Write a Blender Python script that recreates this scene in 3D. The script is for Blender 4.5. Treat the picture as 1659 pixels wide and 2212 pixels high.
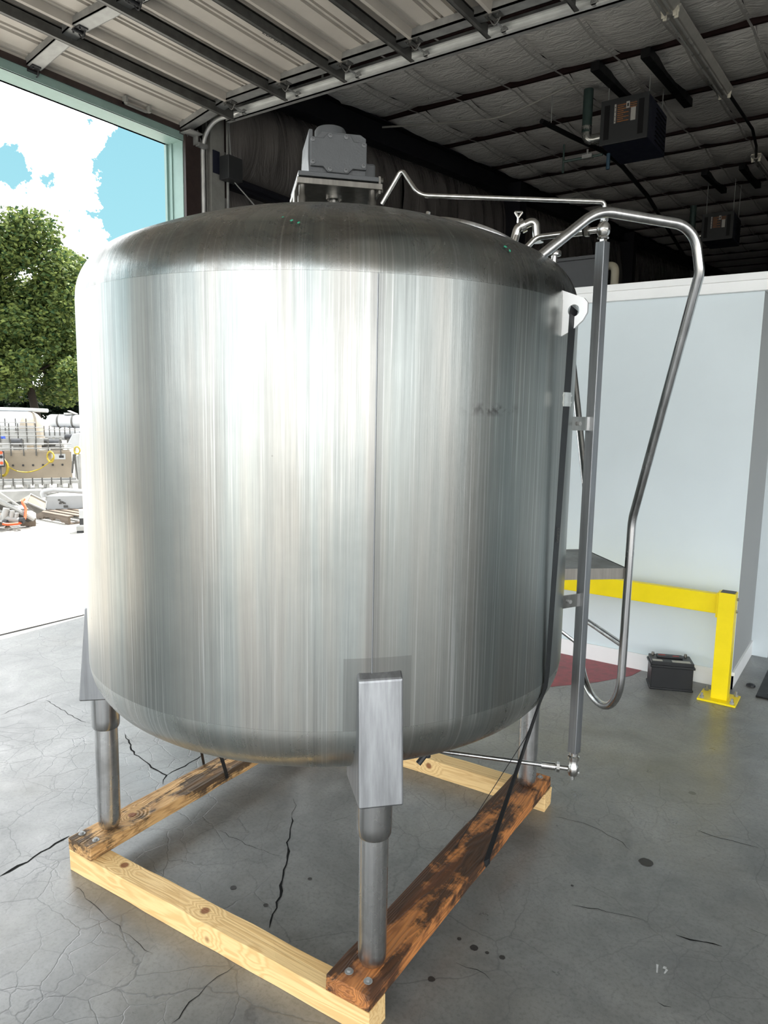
import bpy, bmesh, math, random
from mathutils import Vector, Matrix, noise as mnoise
random.seed(7)
for o in list(bpy.data.objects): bpy.data.objects.remove(o)
SC = bpy.context.scene
COL = SC.collection
PI = math.pi

# ------------------------------------------------------------------ camera
CR = Vector((0.82256095, 0.56840635, 0.0175416))
CU = Vector((-0.09181798, 0.102305, 0.99050651))
CF = Vector((-0.5612156, 0.81636261, -0.13634202))
CAMH = 1.8
cam = bpy.data.cameras.new('camera'); camo = bpy.data.objects.new('camera', cam); COL.objects.link(camo)
m = Matrix((CR, CU, -CF)).transposed().to_4x4(); m.translation = Vector((0, 0, CAMH)); camo.matrix_world = m
cam.sensor_fit = 'HORIZONTAL'; cam.sensor_width = 36.0; cam.lens = 36.0 * 1552.8 / 1659.0
cam.clip_start = 0.05; cam.clip_end = 600
SC.camera = camo
SC.view_settings.view_transform = 'Standard'; SC.view_settings.look = 'None'
SC.view_settings.gamma = 1.0; SC.view_settings.use_curve_mapping = False
SC.view_settings.exposure = 0.95

def ray(x, y):
    return (CF * 1552.8 + CR * (x - 829.5) + CU * (1106 - y))
def P(x, y, D):                      # point seen at pixel x,y at horizontal distance D
    d = ray(x, y); return Vector((0, 0, CAMH)) + d * (D / math.hypot(d.x, d.y))
def G(x, y, z=0.0):                  # point seen at pixel x,y on the horizontal plane z
    d = ray(x, y); return Vector((0, 0, CAMH)) + d * ((z - CAMH) / d.z)

# ------------------------------------------------------------------ world sky
def N(nt, t, **kw):
    n = nt.nodes.new(t)
    for k, v in kw.items(): setattr(n, k, v)
    return n
def mathn(nt, op, a, b=None, c=None, clamp=False):
    n = nt.nodes.new('ShaderNodeMath'); n.operation = op; n.use_clamp = clamp
    for i, v in enumerate((a, b, c)):
        if v is None: continue
        if isinstance(v, (int, float)): n.inputs[i].default_value = v
        else: nt.links.new(v, n.inputs[i])
    return n.outputs[0]
def vmath(nt, op, a, b=None):
    n = nt.nodes.new('ShaderNodeVectorMath'); n.operation = op
    for i, v in enumerate((a, b)):
        if v is None: continue
        if isinstance(v, (tuple, Vector)): n.inputs[i].default_value = tuple(v)
        else: nt.links.new(v, n.inputs[i])
    return n.outputs['Value'] if op in ('DOT_PRODUCT', 'LENGTH', 'DISTANCE') else n.outputs[0]
def maprange(nt, v, a, b, c, d, smooth=False):
    n = nt.nodes.new('ShaderNodeMapRange'); n.clamp = True
    if smooth: n.interpolation_type = 'SMOOTHSTEP'
    nt.links.new(v, n.inputs[0])
    for i, x in enumerate((a, b, c, d)): n.inputs[i + 1].default_value = x
    return n.outputs[0]
def mixc(nt, f, a, b, bt='MIX'):
    n = nt.nodes.new('ShaderNodeMix'); n.data_type = 'RGBA'; n.blend_type = bt
    if isinstance(f, (int, float)): n.inputs[0].default_value = f
    else: nt.links.new(f, n.inputs[0])
    for i, v in ((6, a), (7, b)):
        if isinstance(v, tuple): n.inputs[i].default_value = (*v[:3], 1)
        else: nt.links.new(v, n.inputs[i])
    return n.outputs[2]
def noisen(nt, vec, scale, detail=4, rough=.55, dist=0, out=0):
    n = nt.nodes.new('ShaderNodeTexNoise'); n.inputs['Scale'].default_value = scale
    n.inputs['Detail'].default_value = detail; n.inputs['Roughness'].default_value = rough
    n.inputs['Distortion'].default_value = dist
    if vec is not None: nt.links.new(vec, n.inputs['Vector'])
    return n.outputs[out]

W = bpy.data.worlds.new('sky'); SC.world = W; W.use_nodes = True
wt = W.node_tree; wt.nodes.clear()
tc = N(wt, 'ShaderNodeTexCoord'); d = vmath(wt, 'NORMALIZE', tc.outputs['Generated'])
sp = N(wt, 'ShaderNodeSeparateXYZ'); wt.links.new(d, sp.inputs[0])
n1 = noisen(wt, d, 3.2, 7, .6)
n2 = noisen(wt, d, 17.0, 8, .68)
fld = mathn(wt, 'ADD', mathn(wt, 'MULTIPLY', n1, .62), mathn(wt, 'MULTIPLY', n2, .5))
# big cloud masses (+) and clear gaps (-), as directions and angular sizes in degrees
dw = vmath(wt, 'NORMALIZE', vmath(wt, 'ADD', d, vmath(wt, 'MULTIPLY', vmath(wt, 'SUBTRACT', noisen(wt, d, 11, 8, .65, 0, 1), (.5, .5, .5)), (.16, .16, .16))))
for (x, y, r, s) in ((110, 280, 5.5, .3), (30, 225, 6, .3), (200, 350, 1.6, .22), (150, 355, 2.2, .2), (60, 470, 5, .3), (140, 540, 4, .3), (215, 560, 4, .3),
                     (372, 370, 2.0, .3), (320, 346, 1.0, .3), (240, 640, 6, .2),
                     (285, 420, 4.6, -.42), (320, 490, 3, -.3), (10, 345, 3.4, -.5), (60, 375, 2.6, -.4), (290, 315, 4.2, -.45), (235, 460, 3.0, -.3), (335, 390, 2.5, -.3)):
    dd = ray(x, y).normalized()
    dot = vmath(wt, 'DOT_PRODUCT', dw, tuple(dd))
    v = maprange(wt, dot, math.cos(math.radians(r)), math.cos(math.radians(r * .1)), 0, s * 1.1, False)
    fld = mathn(wt, 'ADD', fld, v)
cm = maprange(wt, fld, .50, .60, 0, 1, True)
hz = maprange(wt, sp.outputs[2], 0.0, .75, 0, 1)
blue = mixc(wt, hz, (.24, .46, .50), (.12, .30, .40))
cloud = mixc(wt, noisen(wt, d, 5, 3), (2.5, 2.55, 2.6), (3.6, 3.6, 3.6))
skyc = mixc(wt, cm, blue, cloud)
grd = maprange(wt, sp.outputs[2], -.02, 0.0, 0, 1)
skyc = mixc(wt, grd, (.55, .53, .5), skyc)
bg = N(wt, 'ShaderNodeBackground'); bg.inputs['Strength'].default_value = 1.0
wt.links.new(skyc, bg.inputs[0]); wo = N(wt, 'ShaderNodeOutputWorld'); wt.links.new(bg.outputs[0], wo.inputs[0])

# ------------------------------------------------------------------ sun
sl = bpy.data.lights.new('sun', 'SUN'); sl.energy = 9.0; sl.angle = math.radians(.6); sl.color = (1, .96, .9)
so = bpy.data.objects.new('sun', sl); COL.objects.link(so)
el, azs = math.radians(62), math.radians(95)       # sun stands high over the yard, beyond the left wall
sd = Vector((math.cos(el) * math.cos(azs), math.cos(el) * math.sin(azs), math.sin(el)))
so.rotation_euler = sd.to_track_quat('Z', 'Y').to_euler()

# ------------------------------------------------------------------ helpers
def tag(o, label=None, cat=None, group=None, kind=None):
    if label: o['label'] = label
    if cat: o['category'] = cat
    if group: o['group'] = group
    if kind: o['kind'] = kind
    return o
def empty(name, loc, label=None, cat=None, group=None, kind=None, parent=None):
    o = bpy.data.objects.new(name, None); COL.objects.link(o); o.location = loc; o.empty_display_size = .1
    if parent: o.parent = parent
    return tag(o, label, cat, group, kind)
def wloc(o):
    v = Vector((0, 0, 0))
    while o is not None: v += o.location; o = o.parent
    return v
class MB:
    def __init__(s): s.v = []; s.f = []; s.sm = []
    def add(s, vs, fs, smooth=False):
        b = len(s.v); s.v += [tuple(x) for x in vs]
        for f in fs: s.f.append([b + i for i in f]); s.sm.append(smooth)
        return s
    def box(s, a, b, M=None, bev=0):
        x0, y0, z0 = a; x1, y1, z1 = b
        vs = [Vector(p) for p in ((x0, y0, z0), (x1, y0, z0), (x1, y1, z0), (x0, y1, z0), (x0, y0, z1), (x1, y0, z1), (x1, y1, z1), (x0, y1, z1))]
        if M is not None: vs = [M @ p for p in vs]
        return s.add(vs, [(0, 3, 2, 1), (4, 5, 6, 7), (0, 1, 5, 4), (1, 2, 6, 5), (2, 3, 7, 6), (3, 0, 4, 7)])
    def prism(s, pts, z0, z1, M=None):           # polygon in xy (CCW), extruded in z
        n = len(pts); vs = [Vector((x, y, z0)) for x, y in pts] + [Vector((x, y, z1)) for x, y in pts]
        if M is not None: vs = [M @ p for p in vs]
        fs = [tuple(range(n))[::-1], tuple(range(n, 2 * n))] + [(i, (i + 1) % n, n + (i + 1) % n, n + i) for i in range(n)]
        return s.add(vs, fs)
    def tube(s, path, r, n=12, closed=False, caps=True):
        path = [Vector(p) for p in path]; k = len(path); rings = []
        T = []
        for i in range(k):
            a = path[i - 1] if (i > 0 or closed) else path[i]; b = path[(i + 1) % k] if (i < k - 1 or closed) else path[i]
            T.append((b - a).normalized())
        up = Vector((0, 0, 1)) if abs(T[0].z) < .9 else Vector((1, 0, 0))
        x = T[0].cross(up).normalized()
        vs = []
        for i in range(k):
            x = (x - T[i] * x.dot(T[i])).normalized(); y = T[i].cross(x)
            rr = r[i] if isinstance(r, (list, tuple)) else r
            for j in range(n):
                t = 2 * PI * j / n; vs.append(path[i] + x * (rr * math.cos(t)) + y * (rr * math.sin(t)))
        fs = []
        for i in range(k if closed else k - 1):
            i2 = (i + 1) % k
            for j in range(n): fs.append((i * n + j, i * n + (j + 1) % n, i2 * n + (j + 1) % n, i2 * n + j))
        s.add(vs, fs, True)
        if caps and not closed:
            b = len(s.v) - len(vs)
            s.f.append([b + j for j in range(n)][::-1]); s.sm.append(False)
            s.f.append([b + (k - 1) * n + j for j in range(n)]); s.sm.append(False)
        return s
    def cyl(s, a, b, r, n=16, r2=None):
        return s.tube([a, b], [r, r if r2 is None else r2], n)
    def lathe(s, prof, c=(0, 0), n=48, a0=0, a1=2 * PI, M=None, smooth=True):
        full = abs(a1 - a0 - 2 * PI) < 1e-6; k = n if full else n + 1; vs = []
        for r, z in prof:
            for j in range(k):
                t = a0 + (a1 - a0) * j / n; p = Vector((c[0] + r * math.cos(t), c[1] + r * math.sin(t), z))
                vs.append(M @ p if M is not None else p)
        fs = []
        for i in range(len(prof) - 1):
            for j in range(n):
                j2 = (j + 1) % k; fs.append((i * k + j, i * k + j2, (i + 1) * k + j2, (i + 1) * k + j))
        return s.add(vs, fs, smooth)
    def build(s, name, mat, parent=None, label=None, cat=None, group=None, kind=None, bevel=0, local=False, recalc=False):
        L = Vector((0, 0, 0)) if (parent is None or local) else wloc(parent)
        me = bpy.data.meshes.new(name); me.from_pydata([Vector(v) - L for v in s.v], [], s.f)
        me.polygons.foreach_set('use_smooth', s.sm)
        bm = bmesh.new(); bm.from_mesh(me); bmesh.ops.recalc_face_normals(bm, faces=bm.faces[:]); bm.to_mesh(me); bm.free()
        for mm in (mat if isinstance(mat, (list, tuple)) else [mat]): me.materials.append(mm)
        me.update()
        o = bpy.data.objects.new(name, me); COL.objects.link(o)
        if parent: o.parent = parent
        if any(s.sm) and not bevel:
            es = o.modifiers.new('e', 'EDGE_SPLIT'); es.split_angle = math.radians(38)
        if bevel:
            b = o.modifiers.new('b', 'BEVEL'); b.width = bevel; b.segments = 2; b.limit_method = 'ANGLE'
        return tag(o, label, cat, group, kind)
def recenter(o):
    c = sum((Vector(v.co) for v in o.data.vertices), Vector()) / max(1, len(o.data.vertices))
    c.z = min(v.co.z for v in o.data.vertices)
    o.data.transform(Matrix.Translation(-c)); o.location += c; return o
def fillet(pts, r, seg=8):
    pts = [Vector(p) for p in pts]; out = [pts[0]]
    for i in range(1, len(pts) - 1):
        a, b, c = pts[i - 1], pts[i], pts[i + 1]; u = (a - b).normalized(); v = (c - b).normalized()
        ang = u.angle(v); rr = r[i] if isinstance(r, (list, tuple)) else r
        if ang > PI - .02 or rr <= 0: out.append(b); continue
        t = min(rr / math.tan(ang / 2), (a - b).length * .49, (c - b).length * .49); R = t * math.tan(ang / 2)
        cen = b + (u + v).normalized() * (R / math.sin(ang / 2)); p0 = b + u * t - cen; p1 = b + v * t - cen
        tot = p0.angle(p1); ax = p0.cross(p1).normalized()
        for k in range(seg + 1): out.append(cen + Matrix.Rotation(tot * k / seg, 3, ax) @ p0)
    out.append(pts[-1]); return out
def frame(o, ex, ez=(0, 0, 1)):      # local axes matrix at origin o, x along ex, z along ez
    ex = Vector(ex).normalized(); ez = Vector(ez); ez = (ez - ex * ez.dot(ex)).normalized(); ey = ez.cross(ex)
    M = Matrix((ex, ey, ez)).transposed().to_4x4(); M.translation = Vector(o); return M
def copy_tree(o, loc, rz=0, label=None, group=None):
    r = o.copy(); COL.objects.link(r); r.location = loc; r.rotation_euler = (0, 0, rz)
    if label: r['label'] = label
    if group: r['group'] = group
    for ch in list(o.children):
        c = ch.copy(); COL.objects.link(c); c.parent = r
        for g in list(ch.children):
            q = g.copy(); COL.objects.link(q); q.parent = c
    return r

# ------------------------------------------------------------------ materials
def newmat(name):
    m_ = bpy.data.materials.new(name); m_.use_nodes = True; nt = m_.node_tree
    return m_, nt, nt.nodes['Principled BSDF']
def simple(name, col, rough=.5, metal=0, var=.12, scale=8, bump=0, bscale=60, spec=.5):
    m_, nt, b = newmat(name); tc = N(nt, 'ShaderNodeTexCoord').outputs['Object']
    n = noisen(nt, tc, scale, 5)
    f = maprange(nt, n, .3, .7, 0, 1)
    c = mixc(nt, f, tuple(x * (1 - var) for x in col), tuple(min(1, x * (1 + var)) for x in col))
    nt.links.new(c, b.inputs['Base Color'])
    nt.links.new(maprange(nt, n, .2, .8, max(.02, rough - .08), min(1, rough + .08)), b.inputs['Roughness'])
    b.inputs['Metallic'].default_value = metal; b.inputs['Specular IOR Level'].default_value = spec
    if bump:
        bp = N(nt, 'ShaderNodeBump'); bp.inputs['Strength'].default_value = bump; bp.inputs['Distance'].default_value = .01
        nt.links.new(noisen(nt, tc, bscale, 4), bp.inputs['Height']); nt.links.new(bp.outputs[0], b.inputs['Normal'])
    return m_

def steel_tank(name, lo=.42, hi=.66, r0=.26, r1=.42, marks=True, dirt=.0, bumps=.08):
    """vertically brushed stainless on a body of revolution (object space, z axis)"""
    m_, nt, b = newmat(name); tc = N(nt, 'ShaderNodeTexCoord').outputs['Object']
    s = N(nt, 'ShaderNodeSeparateXYZ'); nt.links.new(tc, s.inputs[0])
    th = mathn(nt, 'ARCTAN2', s.outputs[1], s.outputs[0])
    cb = N(nt, 'ShaderNodeCombineXYZ'); nt.links.new(mathn(nt, 'MULTIPLY', th, 60), cb.inputs[0]); nt.links.new(mathn(nt, 'MULTIPLY', s.outputs[2], .9), cb.inputs[1])
    st = noisen(nt, cb.outputs[0], 1.0, 6, .65)
    cb2 = N(nt, 'ShaderNodeCombineXYZ'); nt.links.new(mathn(nt, 'MULTIPLY', th, 9), cb2.inputs[0]); nt.links.new(mathn(nt, 'MULTIPLY', s.outputs[2], .7), cb2.inputs[1])
    st2 = noisen(nt, cb2.outputs[0], 1.0, 4, .6)
    cb3 = N(nt, 'ShaderNodeCombineXYZ'); nt.links.new(mathn(nt, 'MULTIPLY', th, 330), cb3.inputs[0]); nt.links.new(mathn(nt, 'MULTIPLY', s.outputs[2], 6), cb3.inputs[1])
    fine = noisen(nt, cb3.outputs[0], 1.0, 3, .6)
    cl = noisen(nt, tc, 1.7, 5, .6)
    f = mathn(nt, 'ADD', mathn(nt, 'MULTIPLY', st, .45), mathn(nt, 'MULTIPLY', st2, .35))
    f = mathn(nt, 'ADD', f, mathn(nt, 'MULTIPLY', fine, .2))
    f = maprange(nt, f, .30, .70, 0, 1)
    c = mixc(nt, f, (lo * .97, lo, lo * 1.0), (hi, hi * .99, hi * .96))
    c = mixc(nt, maprange(nt, cl, .45, .7, 0, .45), c, (lo * .82, lo * .86, lo * .84))
    tint = noisen(nt, cb2.outputs[0], .9, 3, .5)
    c = mixc(nt, .5, c, mixc(nt, maprange(nt, tint, .4, .6, 0, 1), (.84, .95, .94), (1.0, .95, .86)), 'MULTIPLY')
    c = mixc(nt, .22, c, (1, 1, 1), 'ADD') if 0 else c
    # warm / cool plates either side of the vertical weld seam
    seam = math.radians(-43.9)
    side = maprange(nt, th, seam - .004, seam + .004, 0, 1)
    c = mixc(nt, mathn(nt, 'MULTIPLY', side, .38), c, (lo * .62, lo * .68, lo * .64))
    cb4 = N(nt, 'ShaderNodeCombineXYZ'); nt.links.new(mathn(nt, 'MULTIPLY', th, 140), cb4.inputs[0]); nt.links.new(mathn(nt, 'MULTIPLY', s.outputs[2], .8), cb4.inputs[1])
    ln = noisen(nt, cb4.outputs[0], 1.0, 4, .7)
    zone = maprange(nt, noisen(nt, cb2.outputs[0], .55, 2), .42, .62, .05, .42)
    c = mixc(nt, mathn(nt, 'MULTIPLY', maprange(nt, ln, .54, .68, 0, 1), zone), c, (lo * .6, lo * .61, lo * .62))
    c = mixc(nt, mathn(nt, 'MULTIPLY', maprange(nt, ln, .46, .36, 0, 1), zone), c, (min(1, hi * 1.45),) * 3)
    rr = maprange(nt, f, 0, 1, r1, r0)
    if marks:
        band = mathn(nt, 'ABSOLUTE', mathn(nt, 'SUBTRACT', th, seam))
        sm = maprange(nt, band, .018, .024, .38, 0)
        c = mixc(nt, sm, c, (lo * .55, lo * .55, lo * .55))
        c = mixc(nt, maprange(nt, band, .0015, .004, .4, 0), c, (lo * .4,) * 3)
        # ground-down frames round the leg brackets
        for a in (-42.8, -135.2, 49.3):
            da = mathn(nt, 'ABSOLUTE', mathn(nt, 'SUBTRACT', th, math.radians(a)))
            mk = mathn(nt, 'MULTIPLY', mathn(nt, 'LESS_THAN', da, .108), mathn(nt, 'LESS_THAN', s.outputs[2], 1.118 - .137))
            c = mixc(nt, mathn(nt, 'MULTIPLY', mk, .45), c, (lo * .6, lo * .6, lo * .58))
        # small scuffs
        vo = N(nt, 'ShaderNodeTexVoronoi'); vo.inputs['Scale'].default_value = 9; nt.links.new(tc, vo.inputs['Vector'])
        sc_ = mathn(nt, 'MULTIPLY', mathn(nt, 'LESS_THAN', vo.outputs['Distance'], .035), maprange(nt, cl, .5, .55, 0, 1))
        c = mixc(nt, mathn(nt, 'MULTIPLY', sc_, .7), c, (.12, .11, .1))
        # dark rub mark low on the right shoulder
        sa = mathn(nt, 'ABSOLUTE', mathn(nt, 'SUBTRACT', th, math.radians(-21)))
        sz = mathn(nt, 'ABSOLUTE', mathn(nt, 'SUBTRACT', s.outputs[2], 1.815 - .137))
        mk = mathn(nt, 'MULTIPLY', maprange(nt, sa, .03, .14, 1, 0), maprange(nt, sz, .004, .022, 1, 0))
        mk = mathn(nt, 'MULTIPLY', mk, maprange(nt, noisen(nt, tc, 30, 4), .45, .6, 0, .8))
        c = mixc(nt, mk, c, (.1, .09, .09))
        ld = N(nt, 'ShaderNodeTexWave')
    if dirt:
        dn = noisen(nt, tc, 6, 8, .7, 1.0)
        c = mixc(nt, maprange(nt, dn, .45, .65, 0, dirt), c, (.17, .16, .15))
        wn = noisen(nt, cb.outputs[0], .6, 6, .7)
        c = mixc(nt, maprange(nt, wn, .55, .7, 0, dirt * .7), c, (.55, .56, .55))
        rr = mathn(nt, 'ADD', rr, maprange(nt, dn, .4, .65, 0, .15))
    nt.links.new(c, b.inputs['Base Color']); nt.links.new(rr, b.inputs['Roughness'])
    b.inputs['Metallic'].default_value = 1
    bp = N(nt, 'ShaderNodeBump'); bp.inputs['Strength'].default_value = bumps; bp.inputs['Distance'].default_value = .004
    hh = mathn(nt, 'ADD', fine, mathn(nt, 'MULTIPLY', cl, 3.0))
    nt.links.new(hh, bp.inputs['Height']); nt.links.new(bp.outputs[0], b.inputs['Normal'])
    return m_

def brushed(name, col=(.6, .6, .6), r=.32, axis=2, scale=40, metal=1.0, stain=0):
    m_, nt, b = newmat(name); tc = N(nt, 'ShaderNodeTexCoord').outputs['Object']
    mp = N(nt, 'ShaderNodeMapping'); sc = [scale] * 3; sc[axis] = scale * .04; mp.inputs['Scale'].default_value = sc
    nt.links.new(tc, mp.inputs['Vector']); n = noisen(nt, mp.outputs[0], 1.0, 5, .6); cl = noisen(nt, tc, 5, 5, .6)
    f = maprange(nt, n, .35, .65, 0, 1)
    c = mixc(nt, f, tuple(x * .75 for x in col), tuple(min(1, x * 1.12) for x in col))
    if stain: c = mixc(nt, maprange(nt, cl, .5, .68, 0, stain), c, (.14, .13, .12))
    nt.links.new(c, b.inputs['Base Color']); b.inputs['Metallic'].default_value = metal
    nt.links.new(maprange(nt, cl, .3, .7, r - .06, r + .12), b.inputs['Roughness'])
    return m_

def wood(name, light, dark, axis=(1, 0, 0), knots=(), stain=None, stain_amt=0, grain=9, endcol=None):
    m_, nt, b = newmat(name); tc = N(nt, 'ShaderNodeTexCoord').outputs['Object']
    al = vmath(nt, 'DOT_PRODUCT', tc, axis)
    # stretch along the grain
    sc = N(nt, 'ShaderNodeVectorMath'); sc.operation = 'SCALE'; sc.inputs[0].default_value = axis; nt.links.new(mathn(nt, 'MULTIPLY', al, -.93), sc.inputs['Scale'])
    v = vmath(nt, 'ADD', tc, sc.outputs[0])
    kd = None
    for k in knots:
        dk = vmath(nt, 'DISTANCE', vmath(nt, 'MULTIPLY', vmath(nt, 'SUBTRACT', tc, k), (1.0, 1.0, 1.0)), (0, 0, 0))
        kd = dk if kd is None else mathn(nt, 'MINIMUM', kd, dk)
    ns = noisen(nt, v, 9, 4, .5, .4)
    if kd is not None:
        ns = mathn(nt, 'ADD', ns, maprange(nt, kd, .0, .09, .28, 0, True))
    rings = mathn(nt, 'SINE', mathn(nt, 'MULTIPLY', ns, grain * 9))
    f = maprange(nt, rings, -1, 1, 0, 1)
    f = mathn(nt, 'POWER', f, 1.8)
    fi = noisen(nt, v, 120, 4, .6)
    c = mixc(nt, mathn(nt, 'MULTIPLY', f, .55), light, dark)
    c = mixc(nt, maprange(nt, fi, .5, .75, 0, .35), c, dark)
    if stain:
        sn = noisen(nt, v, 9, 7, .68, .8); sn2 = noisen(nt, tc, 5, 7, .7)
        sm = mathn(nt, 'MULTIPLY', mathn(nt, 'ADD', sn, sn2), .5)
        c = mixc(nt, maprange(nt, sm, .515 - stain_amt * .065, .56 - stain_amt * .055, 0, .9), c, stain)
        c = mixc(nt, maprange(nt, noisen(nt, v, 14, 6, .65), .5, .62, 0, .45), c, dark)
    if kd is not None:
        c = mixc(nt, maprange(nt, kd, .012, .02, .9, 0), c, (.24, .07, .02))
    nt.links.new(c, b.inputs['Base Color']); b.inputs['Roughness'].default_value = .65
    bp = N(nt, 'ShaderNodeBump'); bp.inputs['Strength'].default_value = .5 if stain else .15; bp.inputs['Distance'].default_value = .003
    nt.links.new(mathn(nt, 'ADD', rings, mathn(nt, 'MULTIPLY', fi, 2)), bp.inputs['Height']); nt.links.new(bp.outputs[0], b.inputs['Normal'])
    return m_

def concrete(name, a, b_, crazing=.5, rough=.4, stains=True, spec=.85):
    m_, nt, b = newmat(name); tc = N(nt, 'ShaderNodeTexCoord').outputs['Object']
    big = noisen(nt, tc, .9, 6, .6); mid = noisen(nt, tc, 4.5, 6, .6, 0); fine = noisen(nt, tc, 38, 5, .7)
    f = mathn(nt, 'ADD', mathn(nt, 'MULTIPLY', big, .5), mathn(nt, 'ADD', mathn(nt, 'MULTIPLY', mid, .38), mathn(nt, 'MULTIPLY', fine, .12)))
    f = maprange(nt, f, .30, .70, 0, 1)
    c = mixc(nt, f, a, b_)
    c = mixc(nt, maprange(nt, noisen(nt, tc, 2.2, 9, .72, .5), .38, .64, 0, .8), c, (a[0] * .72, a[1] * .73, a[2] * .74))
    c = mixc(nt, maprange(nt, noisen(nt, tc, 70, 3, .7), .48, .68, 0, .5), c, (a[0] * .6, a[1] * .6, a[2] * .6))
    if stains:
        w = noisen(nt, tc, 1.3, 4); c = mixc(nt, maprange(nt, w, .52, .7, 0, .35), c, (a[0] * 1.15, a[1] * 1.02, a[2] * .85))
        vo = N(nt, 'ShaderNodeTexVoronoi'); vo.inputs['Scale'].default_value = 2.6; nt.links.new(tc, vo.inputs['Vector'])
        dn = noisen(nt, tc, 1.1, 2)
        sp_ = mathn(nt, 'MULTIPLY', mathn(nt, 'LESS_THAN', vo.outputs['Distance'], .045), maprange(nt, dn, .5, .52, 0, .6))
        c = mixc(nt, sp_, c, (.03, .03, .03))
    # hairline crazing
    wv = N(nt, 'ShaderNodeMix'); wv.data_type = 'VECTOR'; wv.inputs[0].default_value = .07
    nt.links.new(tc, wv.inputs[4]); nt.links.new(noisen(nt, tc, 6, 4, .6, 0, 1), wv.inputs[5])
    hts = None
    for scl, wd, lo_ in ((7.5, .02, .42), (3.0, .010, .40)):
        vo = N(nt, 'ShaderNodeTexVoronoi'); vo.feature = 'DISTANCE_TO_EDGE'; vo.inputs['Scale'].default_value = scl
        nt.links.new(wv.outputs[1], vo.inputs['Vector'])
        ln = maprange(nt, vo.outputs['Distance'], 0, wd, 1, 0)
        mk = maprange(nt, noisen(nt, tc, .8 if scl > 5 else .55, 3), lo_, lo_ + .16, 0, crazing)
        ln = mathn(nt, 'MULTIPLY', ln, mk)
        c = mixc(nt, ln, c, (a[0] * .45, a[1] * .45, a[2] * .47))
        hts = ln if hts is None else mathn(nt, 'ADD', hts, ln)
    nt.links.new(c, b.inputs['Base Color'])
    nt.links.new(maprange(nt, mid, .2, .8, rough - .1, rough + .16), b.inputs['Roughness'])
    b.inputs['Specular IOR Level'].default_value = spec
    bp = N(nt, 'ShaderNodeBump'); bp.inputs['Strength'].default_value = .25; bp.inputs['Distance'].default_value = .003; bp.invert = True
    nt.links.new(mathn(nt, 'SUBTRACT', hts, mathn(nt, 'MULTIPLY', fine, .4)), bp.inputs['Height']); nt.links.new(bp.outputs[0], b.inputs['Normal'])
    return m_

def foil(name, col, rough=.35, fold=(1, 1, 1), metal=.0, strength=.8, spec=.6, scale=6):
    m_, nt, b = newmat(name); tc = N(nt, 'ShaderNodeTexCoord').outputs['Object']
    mp = N(nt, 'ShaderNodeMapping'); mp.inputs['Scale'].default_value = fold; nt.links.new(tc, mp.inputs['Vector'])
    n = noisen(nt, mp.outputs[0], scale, 5, .55, 1.4); n2 = noisen(nt, tc, 2, 3)
    c = mixc(nt, n2, tuple(x * .8 for x in col), tuple(min(1, x * 1.15) for x in col))
    nt.links.new(c, b.inputs['Base Color']); b.inputs['Roughness'].default_value = rough; b.inputs['Metallic'].default_value = metal
    b.inputs['Specular IOR Level'].default_value = spec
    bp = N(nt, 'ShaderNodeBump'); bp.inputs['Strength'].default_value = strength; bp.inputs['Distance'].default_value = .03
    nt.links.new(n, bp.inputs['Height']); nt.links.new(bp.outputs[0], b.inputs['Normal'])
    return m_

M = {}
M['barrel'] = steel_tank('brushed stainless barrel', .27, .50, .28, .40)
M['head'] = steel_tank('weathered stainless head', .27, .46, .16, .28, marks=False, dirt=.55, bumps=.12)
M['lowhead'] = steel_tank('stainless lower head', .5, .72, .2, .32, marks=False, dirt=.12, bumps=.06)
M['steel'] = brushed('brushed stainless', (.52, .52, .52), .2)
M['polish'] = brushed('polished stainless', (.66, .65, .63), .18, stain=.2)
M['bracket'] = brushed('bracket stainless', (.36, .37, .385), .42)
M['legsteel'] = brushed('scuffed leg pipe', (.72, .72, .72), .24, stain=.45)
M['dullsteel'] = brushed('dull stained steel', (.22, .21, .19), .38, stain=.6)
M['galv'] = simple('galvanised steel', (.33, .335, .33), .5, .5, .18, 14)
M['track'] = simple('bright zinc track', (.75, .76, .75), .4, .4, .1, 9)
M['strut'] = simple('dark strut steel', (.12, .12, .115), .5, .5, .25, 12)
M['gear'] = simple('grey gearbox paint', (.085, .09, .095), .45, 0, .06, 30, .1, 160)
M['black'] = simple('black plastic', (.006, .0065, .008), .42, 0, .2, 10)
M['blackmetal'] = simple('black steel', (.008, .008, .009), .5, .1, .2, 10, spec=.3)
M['beam'] = simple('dark red oxide purlin', (.016, .006, .006), .6, 0, .25, 8, spec=.3)
M['rafter'] = simple('dark painted rafter', (.008, .008, .012), .6, 0, .2, 5, spec=.25)
M['brown'] = simple('brown steel', (.035, .022, .02), .55, 0, .3, 20)
M['green'] = simple('sage green trim', (.27, .40, .37), .5, 0, .08, 10)
M['column'] = simple('grey column paint', (.26, .26, .245), .55, 0, .14, 12)
M['white'] = simple('white paint', (.93, .94, .94), .5, 0, .03, 4)
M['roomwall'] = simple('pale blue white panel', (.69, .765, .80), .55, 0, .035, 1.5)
M['roomside'] = simple('shade grey room panel', (.36, .37, .37), .6, 0, .05, 2)
M['yellow'] = simple('safety yellow', (.95, .74, .0), .4, 0, .05, 7)
M['red'] = simple('worn red floor paint', (.26, .05, .06), .5, 0, .35, 18)
M['cream'] = simple('cream door steel', (.50, .465, .42), .5, 0, .07, 5)
M['creamdark'] = simple('door groove', (.24, .21, .20), .55, 0, .15, 8)
M['crack'] = simple('crack dirt', (.012, .012, .012), .9, 0, .2, 30, spec=.1)
M['heater'] = simple('heater grey enamel', (.03, .032, .034), .45, 0, .05, 12)
M['heaterdark'] = simple('heater dark underside', (.012, .014, .03), .5, 0, .1, 12)
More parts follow.
